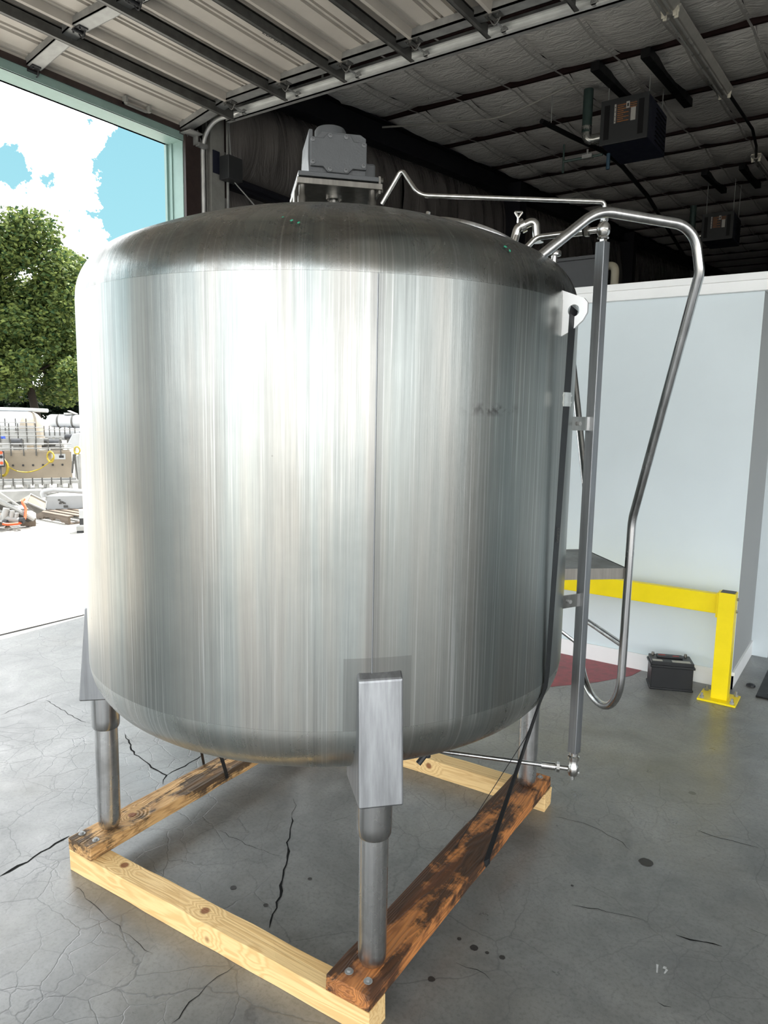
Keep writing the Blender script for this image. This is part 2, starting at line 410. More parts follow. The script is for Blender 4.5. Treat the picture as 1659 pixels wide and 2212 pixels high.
M['duct'] = simple('green grey flue', (.035, .06, .055), .45, .2, .2, 9)
M['ductbright'] = simple('galvanised elbow', (.42, .42, .4), .25, .9, .2, 20)
M['label'] = simple('paper label', (.42, .41, .38), .6, 0, .08, 50)
M['labeldark'] = simple('printed label dark', (.05, .045, .045), .6, 0, .5, 90)
M['orange'] = simple('orange print', (.35, .13, .03), .6, 0, .3, 90)
M['chalk'] = simple('white chalk mark', (.62, .62, .62), .9, 0, .1, 50)
M['lotgear'] = simple('bright outdoor steel', (.30, .30, .29), .5, 0, .15, 6)
M['lotwarm'] = simple('warm stainless panel', (.24, .20, .15), .5, 0, .12, 3)
M['lotwhite'] = simple('white machine paint', (.40, .41, .42), .45, 0, .04, 5)
M['lotdark'] = simple('dark machine steel', (.02, .021, .024), .5, 0, .3, 10)
M['lotgrey'] = simple('mid grey machine steel', (.075, .072, .066), .5, 0, .3, 9)
M['cordyellow'] = simple('yellow cord', (.35, .26, .02), .5, 0, .1, 20)
M['cordorange'] = simple('orange hose', (.5, .08, .02), .5, 0, .05, 20)
M['pallet'] = wood('weathered pallet wood', (.13, .10, .075), (.07, .05, .035), (1, 0, 0))
M['blue'] = simple('blue sign', (.01, .05, .35), .5, 0, .05, 5)
M['pale'] = simple('pale wall sheet', (.45, .46, .45), .6, 0, .08, 2)
M['boltgrey'] = simple('bolt grey', (.15, .155, .16), .4)
M['roof'] = simple('far building grey', (.17, .18, .2), .7, 0, .08, 3)
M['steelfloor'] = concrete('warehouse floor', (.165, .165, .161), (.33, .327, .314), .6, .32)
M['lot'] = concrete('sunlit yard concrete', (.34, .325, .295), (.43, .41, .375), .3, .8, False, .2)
M['ceil'] = foil('white vinyl roof insulation', (.74, .72, .69), .36, (1, 2.2, 1), 0, .9, .6, 5)
M['seam'] = simple('seam tape', (.42, .41, .39), .5, 0, .15, 10)
M['foilwall'] = foil('wall insulation with shade in colour', (.22, .205, .20), .22, (2, 2.0, .35), .55, .9, .7, 2.6)  # white vinyl on the unlit wall; its shade is put into the colour
M['chip'] = simple('green paint chip', (.05, .42, .25), .6)

# ================================================================== SETTING
WX = -5.5           # inner face of the wall with the roller door
def ceil_z(y): return 4.69 + .0833 * y
YR = 40.0
# floor
fb = MB(); fb.box((-5.61, -3.9, -.12), (9.0, YR, 0)); floor = fb.build('floor', M['steelfloor'], kind='structure')
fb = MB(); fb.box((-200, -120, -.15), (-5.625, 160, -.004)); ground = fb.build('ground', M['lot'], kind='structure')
# expansion joint and yard joints
def strip(name, pts, w, mat, parent, z=.0012, wvar=.5, h=.002):
    mb = MB(); vs = []; n = len(pts)
    for i, p in enumerate(pts):
        a = Vector(pts[max(0, i - 1)]); b = Vector(pts[min(n - 1, i + 1)]); t = (b - a).normalized(); nn = Vector((-t.y, t.x))
        ww = w * (1 - wvar + 2 * wvar * random.random()) * .5 * (1 if 0 < i < n - 1 else .25)
        vs += [(p[0] + nn.x * ww, p[1] + nn.y * ww, z), (p[0] - nn.x * ww, p[1] - nn.y * ww, z)]
    mb.add(vs, [(2 * i, 2 * i + 1, 2 * i + 3, 2 * i + 2) for i in range(n - 1)])
    return mb.build(name, mat, parent)
def jag(px, amp=.008, step=.03):
    pts = [Vector(G(x, y).xy) for x, y in px]; out = [pts[0]]
    for a, b in zip(pts, pts[1:]):
        k = max(2, int((b - a).length / step)); t = (b - a).normalized(); nn = Vector((-t.y, t.x))
        for i in range(1, k + 1):
            q = a.lerp(b, i / k)
            if i < k: q = q + nn * random.uniform(-amp, amp)
            out.append(q)
    return out
strip('joint', [(-5.617, y * .5 - 8) for y in range(90)], .03, M['crack'], floor, .002, .3)
CR_ = [([(0, 1893), (60, 1862), (120, 1822), (150, 1806)], .010), ([(-40, 1912), (0, 1893)], .01),
       ([(630, 1765), (622, 1830), (612, 1890), (608, 1925), (598, 1962), (582, 2005)], .008), ([(508, 2085), (470, 2110), (430, 2150), (395, 2185), (370, 2212)], .004),
       ([(270, 1585), (290, 1630), (335, 1662), (360, 1675), (352, 1695)], .006), ([(360, 1675), (400, 1655), (435, 1632)], .005),
       ([(355, 1700), (340, 1715)], .004), ([(475, 1795), (530, 1825), (610, 1850)], .0025), ([(634, 1725), (640, 1740), (630, 1765)], .0025),
       ([(1198, 1765), (1260, 1778), (1300, 1795), (1345, 1820), (1365, 1840)], .003), ([(1505, 1793), (1560, 1812), (1640, 1832)], .004),
       ([(1235, 1955), (1310, 1970), (1400, 1992)], .004), ([(1460, 2020), (1520, 2035), (1560, 2045)], .005),
       ([(985, 2080), (1030, 2095), (1060, 2118)], .003), ([(160, 1915), (215, 1965), (290, 2030), (330, 2060)], .002),
       ([(0, 1545), (60, 1520), (110, 1500), (165, 1488)], .004), ([(100, 1513), (140, 1535), (160, 1550), (185, 1560)], .004),
       ([(700, 1780), (760, 1760)], .002), ([(1420, 2165), (1450, 2176)], .004), ([(1610, 2002), (1659, 2022)], .003)]
for px, w in CR_: strip('crack', jag(px), w if w > .0045 else w * .6, M['crack'], floor)
strip('crack', [(x * .5 - 30, 2.2 + .4 * math.sin(x)) for x in range(48)], .02, M['crack'], ground, -.002)
for yy in (6.5, 11.5): strip('joint', [(-5.7 - x * .8, yy) for x in range(40)], .02, M['creamdark'], ground, -.002)
strip('joint', [(-8.6, y * .8 - 10) for y in range(40)], .02, M['creamdark'], ground, -.002)
# red painted patch and chalk marks on the floor
mb = MB(); mb.add([(-1.72, 4.40, .001), (-1.46, 4.72, .001), (-1.30, 5.0, .001), (-1.27, 5.165, .001), (-3.2, 5.165, .001), (-3.2, 4.3, .001), (-2.2, 4.2, .001)], [(0, 1, 2, 3, 4, 5, 6)])
mb.build('floor_paint', M['red'], floor, label='worn red painted floor patch')
mb = MB()
for px in (((1420, 2084), (1419, 2102)), ((1432, 2091), (1441, 2095)), ((1441, 2095), (1435, 2104)), ((1433, 2089), (1440, 2091))):
    a, b = G(*px[0]), G(*px[1]); t = (b - a).normalized(); nn = Vector((-t.y, t.x, 0)) * .0035; up = Vector((0, 0, .0015))
    mb.add([a + nn + up, a - nn + up, b - nn * .6 + up, b + nn * .6 + up], [(0, 1, 2, 3)])
mb.build('chalk_mark', M['chalk'], floor, label='two small white chalk strokes')
mb = MB()
for (x, y, r) in ((932, 2115, .012), (1024, 2047, .014), (1052, 2058, .007), (1085, 2068, .010), (992, 2028, .008), (1236, 1913, .006), (1395, 1862, .028), (574, 1955, .009), (504, 1917, .012), (669, 1898, .008)):
    c = G(x, y, .0012); k = 18
    mb.add([c + Vector((math.cos(2 * PI * i / k) * r * random.uniform(.92, 1.08), math.sin(2 * PI * i / k) * r * random.uniform(.92, 1.08), 0)) for i in range(k)], [tuple(range(k))])
mb.build('oil_spot', simple('oil spot', (.035, .032, .03), .5), floor)

# ---- wall with the open overhead door (left wall)
DY0, DY1, DZ = -1.55, 4.6, 4.2
wl = MB()
wl.box((-5.62, DY1 + .05, 0), (-5.52, YR, 8.2)); wl.box((-5.63, -3.9, 0), (-5.52, DY0, 4.6)); wl.box((-5.63, -3.9, DZ + .12), (-5.52, YR, 4.95))
wall = wl.build('wall_left', M['column'], kind='structure')
# header trim, jamb trim
t1 = MB(); t1.box((-5.66, DY0 - .1, DZ), (-5.43, DY1 + .02, DZ + .045)); t1.box((-5.66, DY0 - .1, DZ), (-5.63, DY1 + .2, DZ + .32)); t1.box((-5.445, DY0, DZ), (-5.425, DY1, DZ + .065))
t1.build('trim_1', M['green'], kind='structure', label='green steel door header')
t2 = MB(); t2.box((-5.66, DY1, 0), (-5.44, DY1 + .04, DZ + .02)); t2.box((-5.67, DY1 - .02, 0), (-5.64, DY1 + .2, DZ + .3)); t2.box((-5.585, DY1 - .012, 0), (-5.578, DY1 + .01, DZ))
t2.build('trim_2', M['green'], kind='structure', label='green steel door jamb')
t3 = MB(); t3.box((-5.43, DY1 - .0, 0), (-5.40, DY1 + .17, 4.32)); t3.box((-5.43, DY0, DZ + .065), (-5.41, DY1 + .17, DZ + .11))
t3.build('trim_3', M['brown'], kind='structure', label='brown steel inner door frame')
t4 = MB(); t4.box((-5.66, DY0 - .04, 0), (-5.44, DY0, DZ + .02)); t4.build('trim_4', M['green'], kind='structure')
# column beside the door, part of the wall
c_ = MB(); c_.box((-5.5, 4.88, 0), (-5.38, 5.05, 5.0)); c_.box((-5.44, 4.865, 0), (-5.425, 4.88, 5.0)); c_.build('column', M['column'], wall, bevel=.004)
c_ = MB(); c_.box((-5.5, 5.05, 0), (-5.46, 5.16, 5.0)); c_.build('filler_plate', M['brown'], wall)
for z in (3.7, 4.12): c_ = MB(); c_.box((-5.46, 5.05, z), (-5.44, 5.15, z + .13)); c_.build('clip_plate', M['column'], wall)
g_ = MB(); g_.tube([(-5.36, 5.12, 3.99), (-5.36, 12, 3.99), (-5.36, 24, 3.99)], .035, 8); g_.box((-5.5, 5.15, 3.93), (-5.38, YR, 4.03)); g_.build('girt', M['rafter'], wall)
g_ = MB(); g_.box((-5.5, 5.15, 2.2), (-5.38, YR, 2.3)); g_.build('girt', M['rafter'], wall)
# insulation blankets bulging between the girts
def blanket(y0, y1, z0, z1f, seed, parent):
    ny, nz = 22, 16; vs = []
    for j in range(nz + 1):
        for i in range(ny + 1):
            a = i / ny; b = j / nz; y = y0 + (y1 - y0) * a; z1 = z1f(y); z = z0 + (z1 - z0) * b
            bul = .13 * (math.sin(PI * b) ** .6) * (.55 + .45 * math.sin(PI * a) ** .5)
            f = mnoise.noise(Vector((y * 2.6 + seed, z * .9, seed))) * .05 + mnoise.noise(Vector((y * 9, z * 1.6, seed * 2))) * .022
            f += .02 * math.sin(y * 17 + 2.5 * math.sin(z * 2.3 + seed)) * (b ** .5)
            vs.append((WX + .02 + bul + f * math.sin(PI * max(.03, min(.97, b))), y, z))
    fs = [(j * (ny + 1) + i, j * (ny + 1) + i + 1, (j + 1) * (ny + 1) + i + 1, (j + 1) * (ny + 1) + i) for j in range(nz) for i in range(ny)]
    mb = MB(); mb.add(vs, fs, True); return mb.build('insulation_blanket', M['foilwall'], parent)
y = 5.16; k = 0
while y < 24:
    y2 = y + 1.5
    blanket(y, y2, 4.03, lambda q: ceil_z(q) - .28, k, wall)
    blanket(y, y2, 2.3, lambda q: 3.93, k + 40, wall)
    y = y2; k += 1
for yy in (11.2, 17.5): c_ = MB(); c_.box((-5.5, yy, 0), (-5.15, yy + .25, ceil_z(yy) - .1)); c_.build('wall_column', M['rafter'], wall)

# ---- other walls: the side behind the camera is open to the yard, the rest closes the hall
wf = MB()
OX0, OX1, OZ = -5.2, 8.6, 4.15
wf.box((-5.63, -4.0, 0), (OX0, -3.9, 5)); wf.box((OX1, -4.0, 0), (9, -3.9, 5)); wf.box((OX0, -4.0, OZ), (OX1, -3.9, 5))
wf.build('wall_front', M['column'], kind='structure')
w2 = MB(); w2.box((9.0, 3.0, 0), (9.1, YR, 8.2)); w2.box((9.0, -4, 4.15), (9.1, 3.0, 8.2)); w2.build('wall_right', M['pale'], kind='structure')
w2 = MB(); w2.box((-5.63, YR, 0), (9.1, YR + .1, 8.2)); w2.build('wall_back', M['rafter'], kind='structure')
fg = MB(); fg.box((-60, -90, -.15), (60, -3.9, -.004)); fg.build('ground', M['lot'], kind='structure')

# ---- ceiling: roof deck with purlins, rafters and sagging insulation panels
cb_ = MB()
v = [(-5.63, -4, ceil_z(-4) + .25), (9.1, -4, ceil_z(-4) + .25), (9.1, YR, ceil_z(YR) + .25), (-5.63, YR, ceil_z(YR) + .25)]
cb_.add(v + [(a, b, c + .06) for a, b, c in v], [(0, 1, 2, 3), (7, 6, 5, 4), (0, 4, 5, 1), (1, 5, 6, 2), (2, 6, 7, 3), (3, 7, 4, 0)])
ceiling = cb_.build('ceiling', M['rafter'], kind='structure')
PY = [-4.0, -2.9, -1.4, .1, 1.6, 3.1, 4.6, 6.1, 7.62, 9.12, 10.62, 11.58, 13.0, 14.42, 16.0, 17.9, 19.4, 20.9, 22.4, 24.2, 26, 28, 30.5, 33, 36, 40]
SX = [-5.42 + .588 * i for i in range(0, 25)]
for y in PY[1:-1]:
    z = ceil_z(y); mb = MB(); mb.box((-5.5, y - .016, z - .006), (9, y + .022, z)); mb.box((-5.5, y - .016, z), (9, y - .010, z + .19)); mb.build('purlin', M['beam'], ceiling)
cache = {}
def panel_mesh(L, dz, var):
    key = (round(L, 3), var)
    if key in cache: return cache[key]
    nx, ny = 6, 14; vs = []; rnd = random.Random(var * 31 + int(L * 100)); ph = rnd.uniform(0, 6)
    for j in range(ny + 1):
        for i in range(nx + 1):
            a = i / nx; b = j / ny
            sag = -.075 * math.sin(PI * b) ** .7 * (.7 + .3 * math.sin(PI * a))
            near = math.exp(-b * L / .10)                    # tucked up and crinkled just behind the purlin
            z = .045 + sag + near * (.035 + .03 * mnoise.noise(Vector((a * 5 + ph, b * 9, var))))
            z += .010 * mnoise.noise(Vector((a * 1.6 + ph, b * 7, var * 3)))
            z += .012 * (1 - math.sin(PI * a)) * 0
            z -= .018 * (1 - abs(2 * a - 1) ** 3)
            vs.append((.588 * a, L * b, z + dz * b))
    me = bpy.data.meshes.new('insulation_panel')
    me.from_pydata(vs, [], [(j * (nx + 1) + i, j * (nx + 1) + i + 1, (j + 1) * (nx + 1) + i + 1, (j + 1) * (nx + 1) + i) for j in range(ny) for i in range(nx)])
    me.polygons.foreach_set('use_smooth', [True] * len(me.polygons)); me.materials.append(M['ceil']); cache[key] = me; return me
for bi, (ya, yb) in enumerate(zip(PY[7:19], PY[8:20])):
    ya2, yb2 = ya + .035, yb - .03; L = yb2 - ya2
    for i, x in enumerate(SX[:-1]):
        if x > 3.4 or (x > 1.0 and ya > 13): continue
        o = bpy.data.objects.new('insulation_panel', panel_mesh(L, L * .0833, (i * 5 + bi) % 3)); COL.objects.link(o); o.parent = ceiling; o.location = (x, ya2, ceil_z(ya2))
mb = MB()
def bulk(x0, x1, ya, yb):
    z0, z1 = ceil_z(ya) - .0, ceil_z(yb); mb.add([(x0, ya + .03, z0 + .03), (x1, ya + .03, z0 + .03), (x1, (ya + yb) / 2, (z0 + z1) / 2 - .03), (x0, (ya + yb) / 2, (z0 + z1) / 2 - .03), (x0, yb - .03, z1 + .02), (x1, yb - .03, z1 + .02)], [(0, 1, 2, 3), (3, 2, 5, 4)], True)
for ya, yb in zip(PY[:7], PY[1:8]): bulk(-5.5, 9, ya, yb)
for ya, yb in zip(PY[19:-1], PY[20:]): bulk(-5.5, 9, ya, yb)
for ya, yb in zip(PY[7:13], PY[8:14]): bulk(SX[16], 9, ya, yb)
for ya, yb in zip(PY[12:19], PY[13:20]): bulk(SX[11], 9, ya, yb)
mb.build('insulation', M['ceil'], ceiling, kind='stuff')
for i, x in enumerate(SX[1:16]):
    mb = MB(); ys = [5.6 + .3 * q for q in range(62)]
    vs = []
    for yq in ys:
        # follow the sag between purlins
        a = max(p for p in PY if p <= yq); b = min(p for p in PY if p > yq); t = (yq - a) / (b - a)
        z = ceil_z(yq) + .0 - .075 * math.sin(PI * t) ** .7
        vs += [(x - .011, yq, z), (x + .011, yq, z)]
    mb.add(vs, [(2 * q, 2 * q + 1, 2 * q + 3, 2 * q + 2) for q in range(len(ys) - 1)], True); mb.build('seam_tape', M['seam'], ceiling)
# rafter against the left wall, sloping with the roof
def rafter(x0, x1, ya, yb, d, parent):
    mb = MB(); za, zb = ceil_z(ya), ceil_z(yb)
    for (xa, xb, u, l) in ((x0, x1, -.02, -.035), (x0, x1, -d + .015, -d), ((x0 + x1) / 2 - .006, (x0 + x1) / 2 + .006, -.03, -d + .01)):
        mb.add([(xa, ya, za + l), (xb, ya, za + l), (xb, yb, zb + l), (xa, yb, zb + l), (xa, ya, za + u), (xb, ya, za + u), (xb, yb, zb + u), (xa, yb, zb + u)],
               [(0, 3, 2, 1), (4, 5, 6, 7), (0, 1, 5, 4), (1, 2, 6, 5), (2, 3, 7, 6), (3, 0, 4, 7)])
    return mb.build('rafter', M['rafter'], parent)
rafter(-5.48, -5.28, -3.8, YR - .1, .30, ceiling)
# hanging channels that carry the heaters
for (x, ya, yb) in ((-2.70, 7.5, 9.3), (-2.21, 7.5, 9.3), (-2.75, 12.9, 14.6), (-2.2, 12.9, 14.6)):
    mb = MB(); z1, z2 = ceil_z(ya) - .09, ceil_z(yb) - .09; s = .045
    mb.add([(x - s, ya, z1), (x + s, ya, z1), (x + s, yb, z2), (x - s, yb, z2), (x - s, ya, z1 + .085), (x + s, ya, z1 + .085), (x + s, yb, z2 + .085), (x - s, yb, z2 + .085)],
           [(0, 3, 2, 1), (4, 5, 6, 7), (0, 1, 5, 4), (1, 2, 6, 5), (2, 3, 7, 6), (3, 0, 4, 7)]); mb.build('hanger_channel', M['blackmetal'], ceiling)

# ---- overhead door (rolled up under the ceiling)
DZP = 4.47
door = empty('door_1', (-3.5, 2.5, 4.4), kind='structure', label='raised ribbed overhead door seen from below')
SEC = .618; XS0 = -4.945            # strut positions
DYa, DYb = -1.5, 4.66
def section(x0, x1, z0, z1):
    """ribbed steel skin between two hinge lines, ribs run along Y"""
    prof = [(0, -.05), (.012, -.05), (.02, -.004), (.05, -.004), (.055, .004), (.085, .004), (.09, -.004), (.20, 0), (.206, .012), (.226, .012), (.232, 0), (.25, 0), (.256, .012), (.268, .012), (.274, 0),
            (.355, 0), (.361, .014), (.377, .014), (.383, 0), (.40, 0), (.405, .012), (.42, .012), (.426, 0), (.54, .0), (.548, .008), (.566, .008), (.572, -.004), (.598, -.004), (.604, -.05), (.618, -.05)]
    mb = MB(); vs = []
    for t, h in prof:
        a = t / SEC; x = x0 + (x1 - x0) * a; z = z0 + (z1 - z0) * a + h * 1.3
        vs += [(x, DYa, z), (x, DYb, z)]
    n = len(prof); mb.add(vs, [(2 * i, 2 * i + 1, 2 * i + 3, 2 * i + 2) for i in range(n - 1)])
    vs2 = [(a, b, c + .03) for a, b, c in ((x0, DYa, z0 + .01), (x0, DYb, z0 + .01), (x1, DYb, z1 + .01), (x1, DYa, z1 + .01))]; mb.add(vs2, [(0, 1, 2, 3)])
    return mb.build('door_section', M['cream'], door)
secs = []
for i in range(8):
    xa = -4.945 - .40 + .11 + SEC * i
    if i == 0: secs.append((-5.44, -4.835, 4.335, 4.455))
    else: secs.append((-4.835 + SEC * (i - 1), -4.835 + SEC * i, 4.455 + (.01 if i > 1 else 0), 4.465))
for a in secs: section(*a)
YST = [4.60, 3.2, 1.8, .4, -1.4]
for i, (x0, x1, z0, z1) in enumerate(secs):
    L = math.hypot(x1 - x0, z1 - z0); fr = frame((x0, 0, z0), (x1 - x0, 0, z1 - z0), (0, 0, 1))
    xs = x0 + .50 if i else -4.95; 
    # strut: angle with a deep web near the upper end of each section
    mb = MB(); zc = z0 + (z1 - z0) * ((xs - x0) / (x1 - x0))
    mb.box((xs - .004, DYa, zc - .115), (xs + .004, 4.755, zc - .02)); mb.box((xs - .05, DYa, zc - .035), (xs + .004, 4.70, zc - .027)); mb.box((xs, DYa, zc - .115), (xs + .028, 4.755, zc - .108))
    mb.build('strut', M['strut'], door)
    for yc in YST:
        mb = MB(); w = .055 if yc not in (4.60, -1.4) else .05
        mb.box((.012, yc - w, -.062), (L - .012, yc + w, -.048), fr); mb.box((.012, yc - w, -.062), (L - .012, yc - w + .006, -.0), fr); mb.box((.012, yc + w - .006, -.062), (L - .012, yc + w, 0), fr)
        mb.build('stile', M['galv'], door)
    for yc in YST:
        mb = MB(); mb.box((-.05, yc - .035, -.07), (.06, yc + .035, -.062), fr)
        mb.tube([fr @ Vector((0, yc - .045, -.08)), fr @ Vector((0, yc + .045, -.08))], .011, 8)
        for q in (-.035, .04): mb.tube([fr @ Vector((q, yc - .018, -.07)), fr @ Vector((q, yc - .018, -.082))], .007, 6)
        mb.tube(fillet([fr @ Vector((-.03, yc + .02, -.075)), fr @ Vector((0, yc + .03, -.12)), fr @ Vector((.045, yc + .02, -.075))], .02, 3), .005, 5)
        mb.build('hinge', M['lotdark'] if yc != 4.60 else M['strut'], door)
    # roller on its stem in the track
    mb = MB(); c = fr @ Vector((0, 0, -.08)); mb.cyl((c.x, 4.62, c.z), (c.x, 4.79, c.z), .007, 8); mb.cyl((c.x, 4.765, c.z), (c.x, 4.785, c.z), .024, 12); mb.build('roller', M['galv'], door)
# bottom bar, lift handle and corner bracket
mb = MB(); mb.tube([(-5.46, DYa, 4.30), (-5.46, 4.66, 4.30)], .016, 8); mb.box((-5.462, DYa, 4.30), (-5.45, 4.66, 4.36)); mb.build('bottom_seal', M['rafter'], door)
mb = MB(); mb.box((-5.40, 3.95, 4.285), (-5.38, 4.2, 4.30)); mb.box((-5.40, 3.95, 4.285), (-5.40 + .05, 3.97, 4.34)); mb.box((-5.40, 4.18, 4.285), (-5.35, 4.2, 4.34)); mb.build('lift_handle', M['column'], door)
mb = MB(); mb.box((-5.46, 4.56, 4.25), (-5.28, 4.70, 4.258)); mb.box((-5.46, 4.69, 4.18), (-5.34, 4.70, 4.30)); mb.box((-5.38, 4.70, 4.17), (-5.33, 4.80, 4.20)); mb.build('corner_bracket', M['galv'], door)
# track: curved from the wall, then level
YT = 4.80
path = fillet([(-5.40, YT, .05), (-5.40, YT, 4.40), (-4.9, YT, 4.40)], .42, 10)
mb = MB(); mb.tube(path, .020, 10); mb.build('vertical_track', M['track'], door)
mb = MB(); mb.box((-5.5, YT - .03, .0), (-5.44, YT - .02, 4.1)); mb.build('track_angle', M['galv'], door)
mb = MB(); mb.box((-4.93, YT - .035, 4.365), (-1.0, YT + .006, 4.373)); mb.box((-4.93, YT - .002, 4.365), (-1.0, YT + .006, 4.425)); mb.box((-4.93, YT - .035, 4.415), (-1.0, YT + .006, 4.425)); mb.build('horizontal_track', M['track'], door)
mb = MB(); mb.box((-5.1, YT + .008, 4.36), (-1.0, YT + .05, 4.367)); mb.box((-5.1, YT + .008, 4.36), (-1.0, YT + .014, 4.47)); mb.build('track_angle', M['galv'], door)
for x in (-4.0, -2.6, -1.2): mb = MB(); mb.cyl((x, YT + .03, 4.4), (x, YT + .03, ceil_z(4.8)), .01, 6); mb.build('track_hanger', M['galv'], door)
# stamped lettering on a door rib
cu = bpy.data.curves.new('stamp', 'FONT'); cu.body = 'EDAIM'; cu.size = .07; cu.extrude = .0005; cu.align_x = 'CENTER'
to = bpy.data.objects.new('stamp', cu); COL.objects.link(to)
def font_mesh(to, name, mat, mw, parent):
    dg = bpy.context.evaluated_depsgraph_get(); me = bpy.data.meshes.new_from_object(to.evaluated_get(dg)); bpy.data.objects.remove(to)
    me.name = name; me.materials.clear(); me.materials.append(mat); L = wloc(parent); me.transform(Matrix.Translation(-L) @ mw)
    o = bpy.data.objects.new(name, me); COL.objects.link(o); o.parent = parent; return o
fm = Matrix(((0, -1, 0), (1, 0, 0), (0, 0, 1))).transposed().to_4x4()
font_mesh(to, 'stamp', M['lotdark'], frame((-3.89, 4.12, 4.458), (0, 1, 0), (0, 0, -1)), door)

# ---- white cooler room
RY, RX, RZ = 5.17, -.69, 2.71
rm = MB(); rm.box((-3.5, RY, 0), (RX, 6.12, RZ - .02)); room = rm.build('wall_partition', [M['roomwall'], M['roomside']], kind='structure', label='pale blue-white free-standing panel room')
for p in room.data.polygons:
    if p.normal.x > .5: p.material_index = 1  # shade on this side face is painted in as a darker panel colour
rc = MB(); rc.box((-3.55, RY - .035, RZ - .11), (RX + .035, RY, RZ)); rc.box((-3.55, RY - .05, RZ - .045), (RX + .05, RY - .035, RZ)); rc.box((RX, RY, RZ - .11), (RX + .035, 6.12, RZ)); rc.box((-3.5, RY, RZ - .02), (RX, 6.12, RZ)); rc.build('cornice', M['white'], room, bevel=.003)
bb = MB(); bb.box((-3.5, RY - .015, 0), (RX + .012, RY, .115)); bb.box((-3.5, RY - .022, .095), (RX + .02, RY - .015, .12)); bb.box((RX, RY - .015, 0), (RX + .012, 6.12, .115)); bb.build('baseboard', M['white'], room)
w3 = MB(); w3.box((-.70, 6.12, 0), (9.0, 6.25, RZ)); w3.build('wall_side', M['roomwall'], kind='structure')  # unseen pale stretch to the right, added to brighten the tank's reflection
w3 = MB(); w3.box((-.70, 6.03, 0), (-.57, 6.12, RZ)); w3.box((-.57, 6.08, 0), (-.50, 6.12, RZ)); w3.build('trim_5', M['roomwall'], kind='structure', label='pale door post beside the panel room')
w3 = MB(); w3.box((-3.5, 6.12, RZ - .1), (3.0, 11, RZ)); w3.build('ceiling_room', M['roomside'], kind='structure')

# ================================================================== SKID
C = Vector((-1.78, 2.22, 0)); BET = .0392
E1 = Vector((math.cos(BET), math.sin(BET), 0)); E2 = Vector((-math.sin(BET), math.cos(BET), 0))
SK = frame(C, E1)
skid = empty('timber_skid', C, 'rectangular timber skid of four bolted beams under the steel tank', 'skid')
yel = (.80, .55, .27); yd = (.62, .34, .13)
def kl(p): return tuple(Vector(p) - C)
kn = [kl(G(443, 1967, .085)), kl(G(269, 1868, .085)), kl(G(525, 2093, .05)), kl(G(441, 2035, .03))]
M['pine1'] = wood('fresh pine', (.95, .67, .32), (.70, .40, .14), tuple(E1), kn)
M['pine2'] = wood('fresh pine rear', (.95, .67, .32), (.68, .38, .14), tuple(E1), [kl(G(925, 1655, .05))])
M['oldl'] = wood('weathered left beam', (.72, .43, .18), (.34, .17, .06), tuple(E2), [kl(G(285, 1760, .137))], (.035, .022, .015), .25, 11)
M['oldr'] = wood('weathered right beam', (.66, .26, .075), (.20, .07, .025), tuple(E2), [], (.02, .013, .01), 1.0, 13)
def beam(name, x0, x1, y0, y1, z0, z1, mat, label):
    mb = MB(); long_x = (x1 - x0) > (y1 - y0); n = 16; vs = []
    for i in range(n + 1):
        t = i / n
        for (u, z) in ((0, z0), (1, z0), (1, z1), (0, z1)):
            if long_x: p = Vector((x0 + (x1 - x0) * t, y0 + (y1 - y0) * u, z))
            else: p = Vector((x0 + (x1 - x0) * u, y0 + (y1 - y0) * t, z))
            j = .0018
            p += Vector((random.uniform(-j, j), random.uniform(-j, j), random.uniform(-j, j) if z > .01 else 0))
            vs.append(SK @ p)
    fs = [(4 * i + a, 4 * i + (a + 1) % 4, 4 * i + 4 + (a + 1) % 4, 4 * i + 4 + a) for i in range(n) for a in range(4)] + [(0, 1, 2, 3), (4 * n + 3, 4 * n + 2, 4 * n + 1, 4 * n)]
    mb.add(vs, fs); return mb.build(name, mat, skid, label=label, bevel=.003)
beam('beam', -.723, .687, -.729, -.640, 0, .085, M['pine1'], 'fresh yellow pine lower beam with brown knots, nearest the camera')
beam('beam', -.723, .69, .72, .81, 0, .085, M['pine2'], 'fresh yellow pine lower beam at the rear')
beam('beam', -.724, -.585, -.731, .805, .085, .137, M['oldl'], 'weathered brown upper beam on the left')
beam('beam', .53, .686, -.728, .80, .085, .137, M['oldr'], 'dark stained orange-brown upper beam on the right')
def lag(x, y):
    p = SK @ Vector((x, y, .1372)); mb = MB(); mb.cyl(p, p + Vector((0, 0, .002)), .0135, 16); mb.cyl(p + Vector((0, 0, .002)), p + Vector((0, 0, .009)), .0075, 6); mb.build('lag_screw', M['galv'], skid)
def l2(px): q = G(*px, .137) - C; return (q.dot(E1), q.dot(E2))
for px in ((177, 1801), (207, 1815), (754, 2099), (795, 2120), (1167, 1679)): lag(*l2(px))
lag(-.62, .76); lag(-.69, .77); lag(.57, .77)

# ================================================================== TANK
R = .912
tank = empty('storage_tank', (C.x, C.y, .137), 'large cylindrical stainless steel tank with domed top standing on four legs', 'tank')
def headprof(z0, rk, cr, up):
    zc = z0 - up * math.sqrt((cr - rk) ** 2 - (R - rk) ** 2); ang = math.atan2(abs(z0 - zc), R - rk); pts = []
    for i in range(13): t = ang * i / 12; pts.append((R - rk + rk * math.cos(t), z0 + up * rk * math.sin(t)))
    for i in range(1, 21): t = ang + (PI / 2 - ang) * i / 20; pts.append((max(.0005, cr * math.cos(t)), zc + up * cr * math.sin(t)))
    return pts
topP = headprof(2.165, .18, 1.85, 1); botP = headprof(.915, .19, 3.2, -1)
def dome_z(r):
    pr = sorted(topP)
    for (a, za), (b, zb) in zip(pr, pr[1:]):
        if a <= r <= b: return za + (zb - za) * (r - a) / (b - a)
    return pr[-1][1]
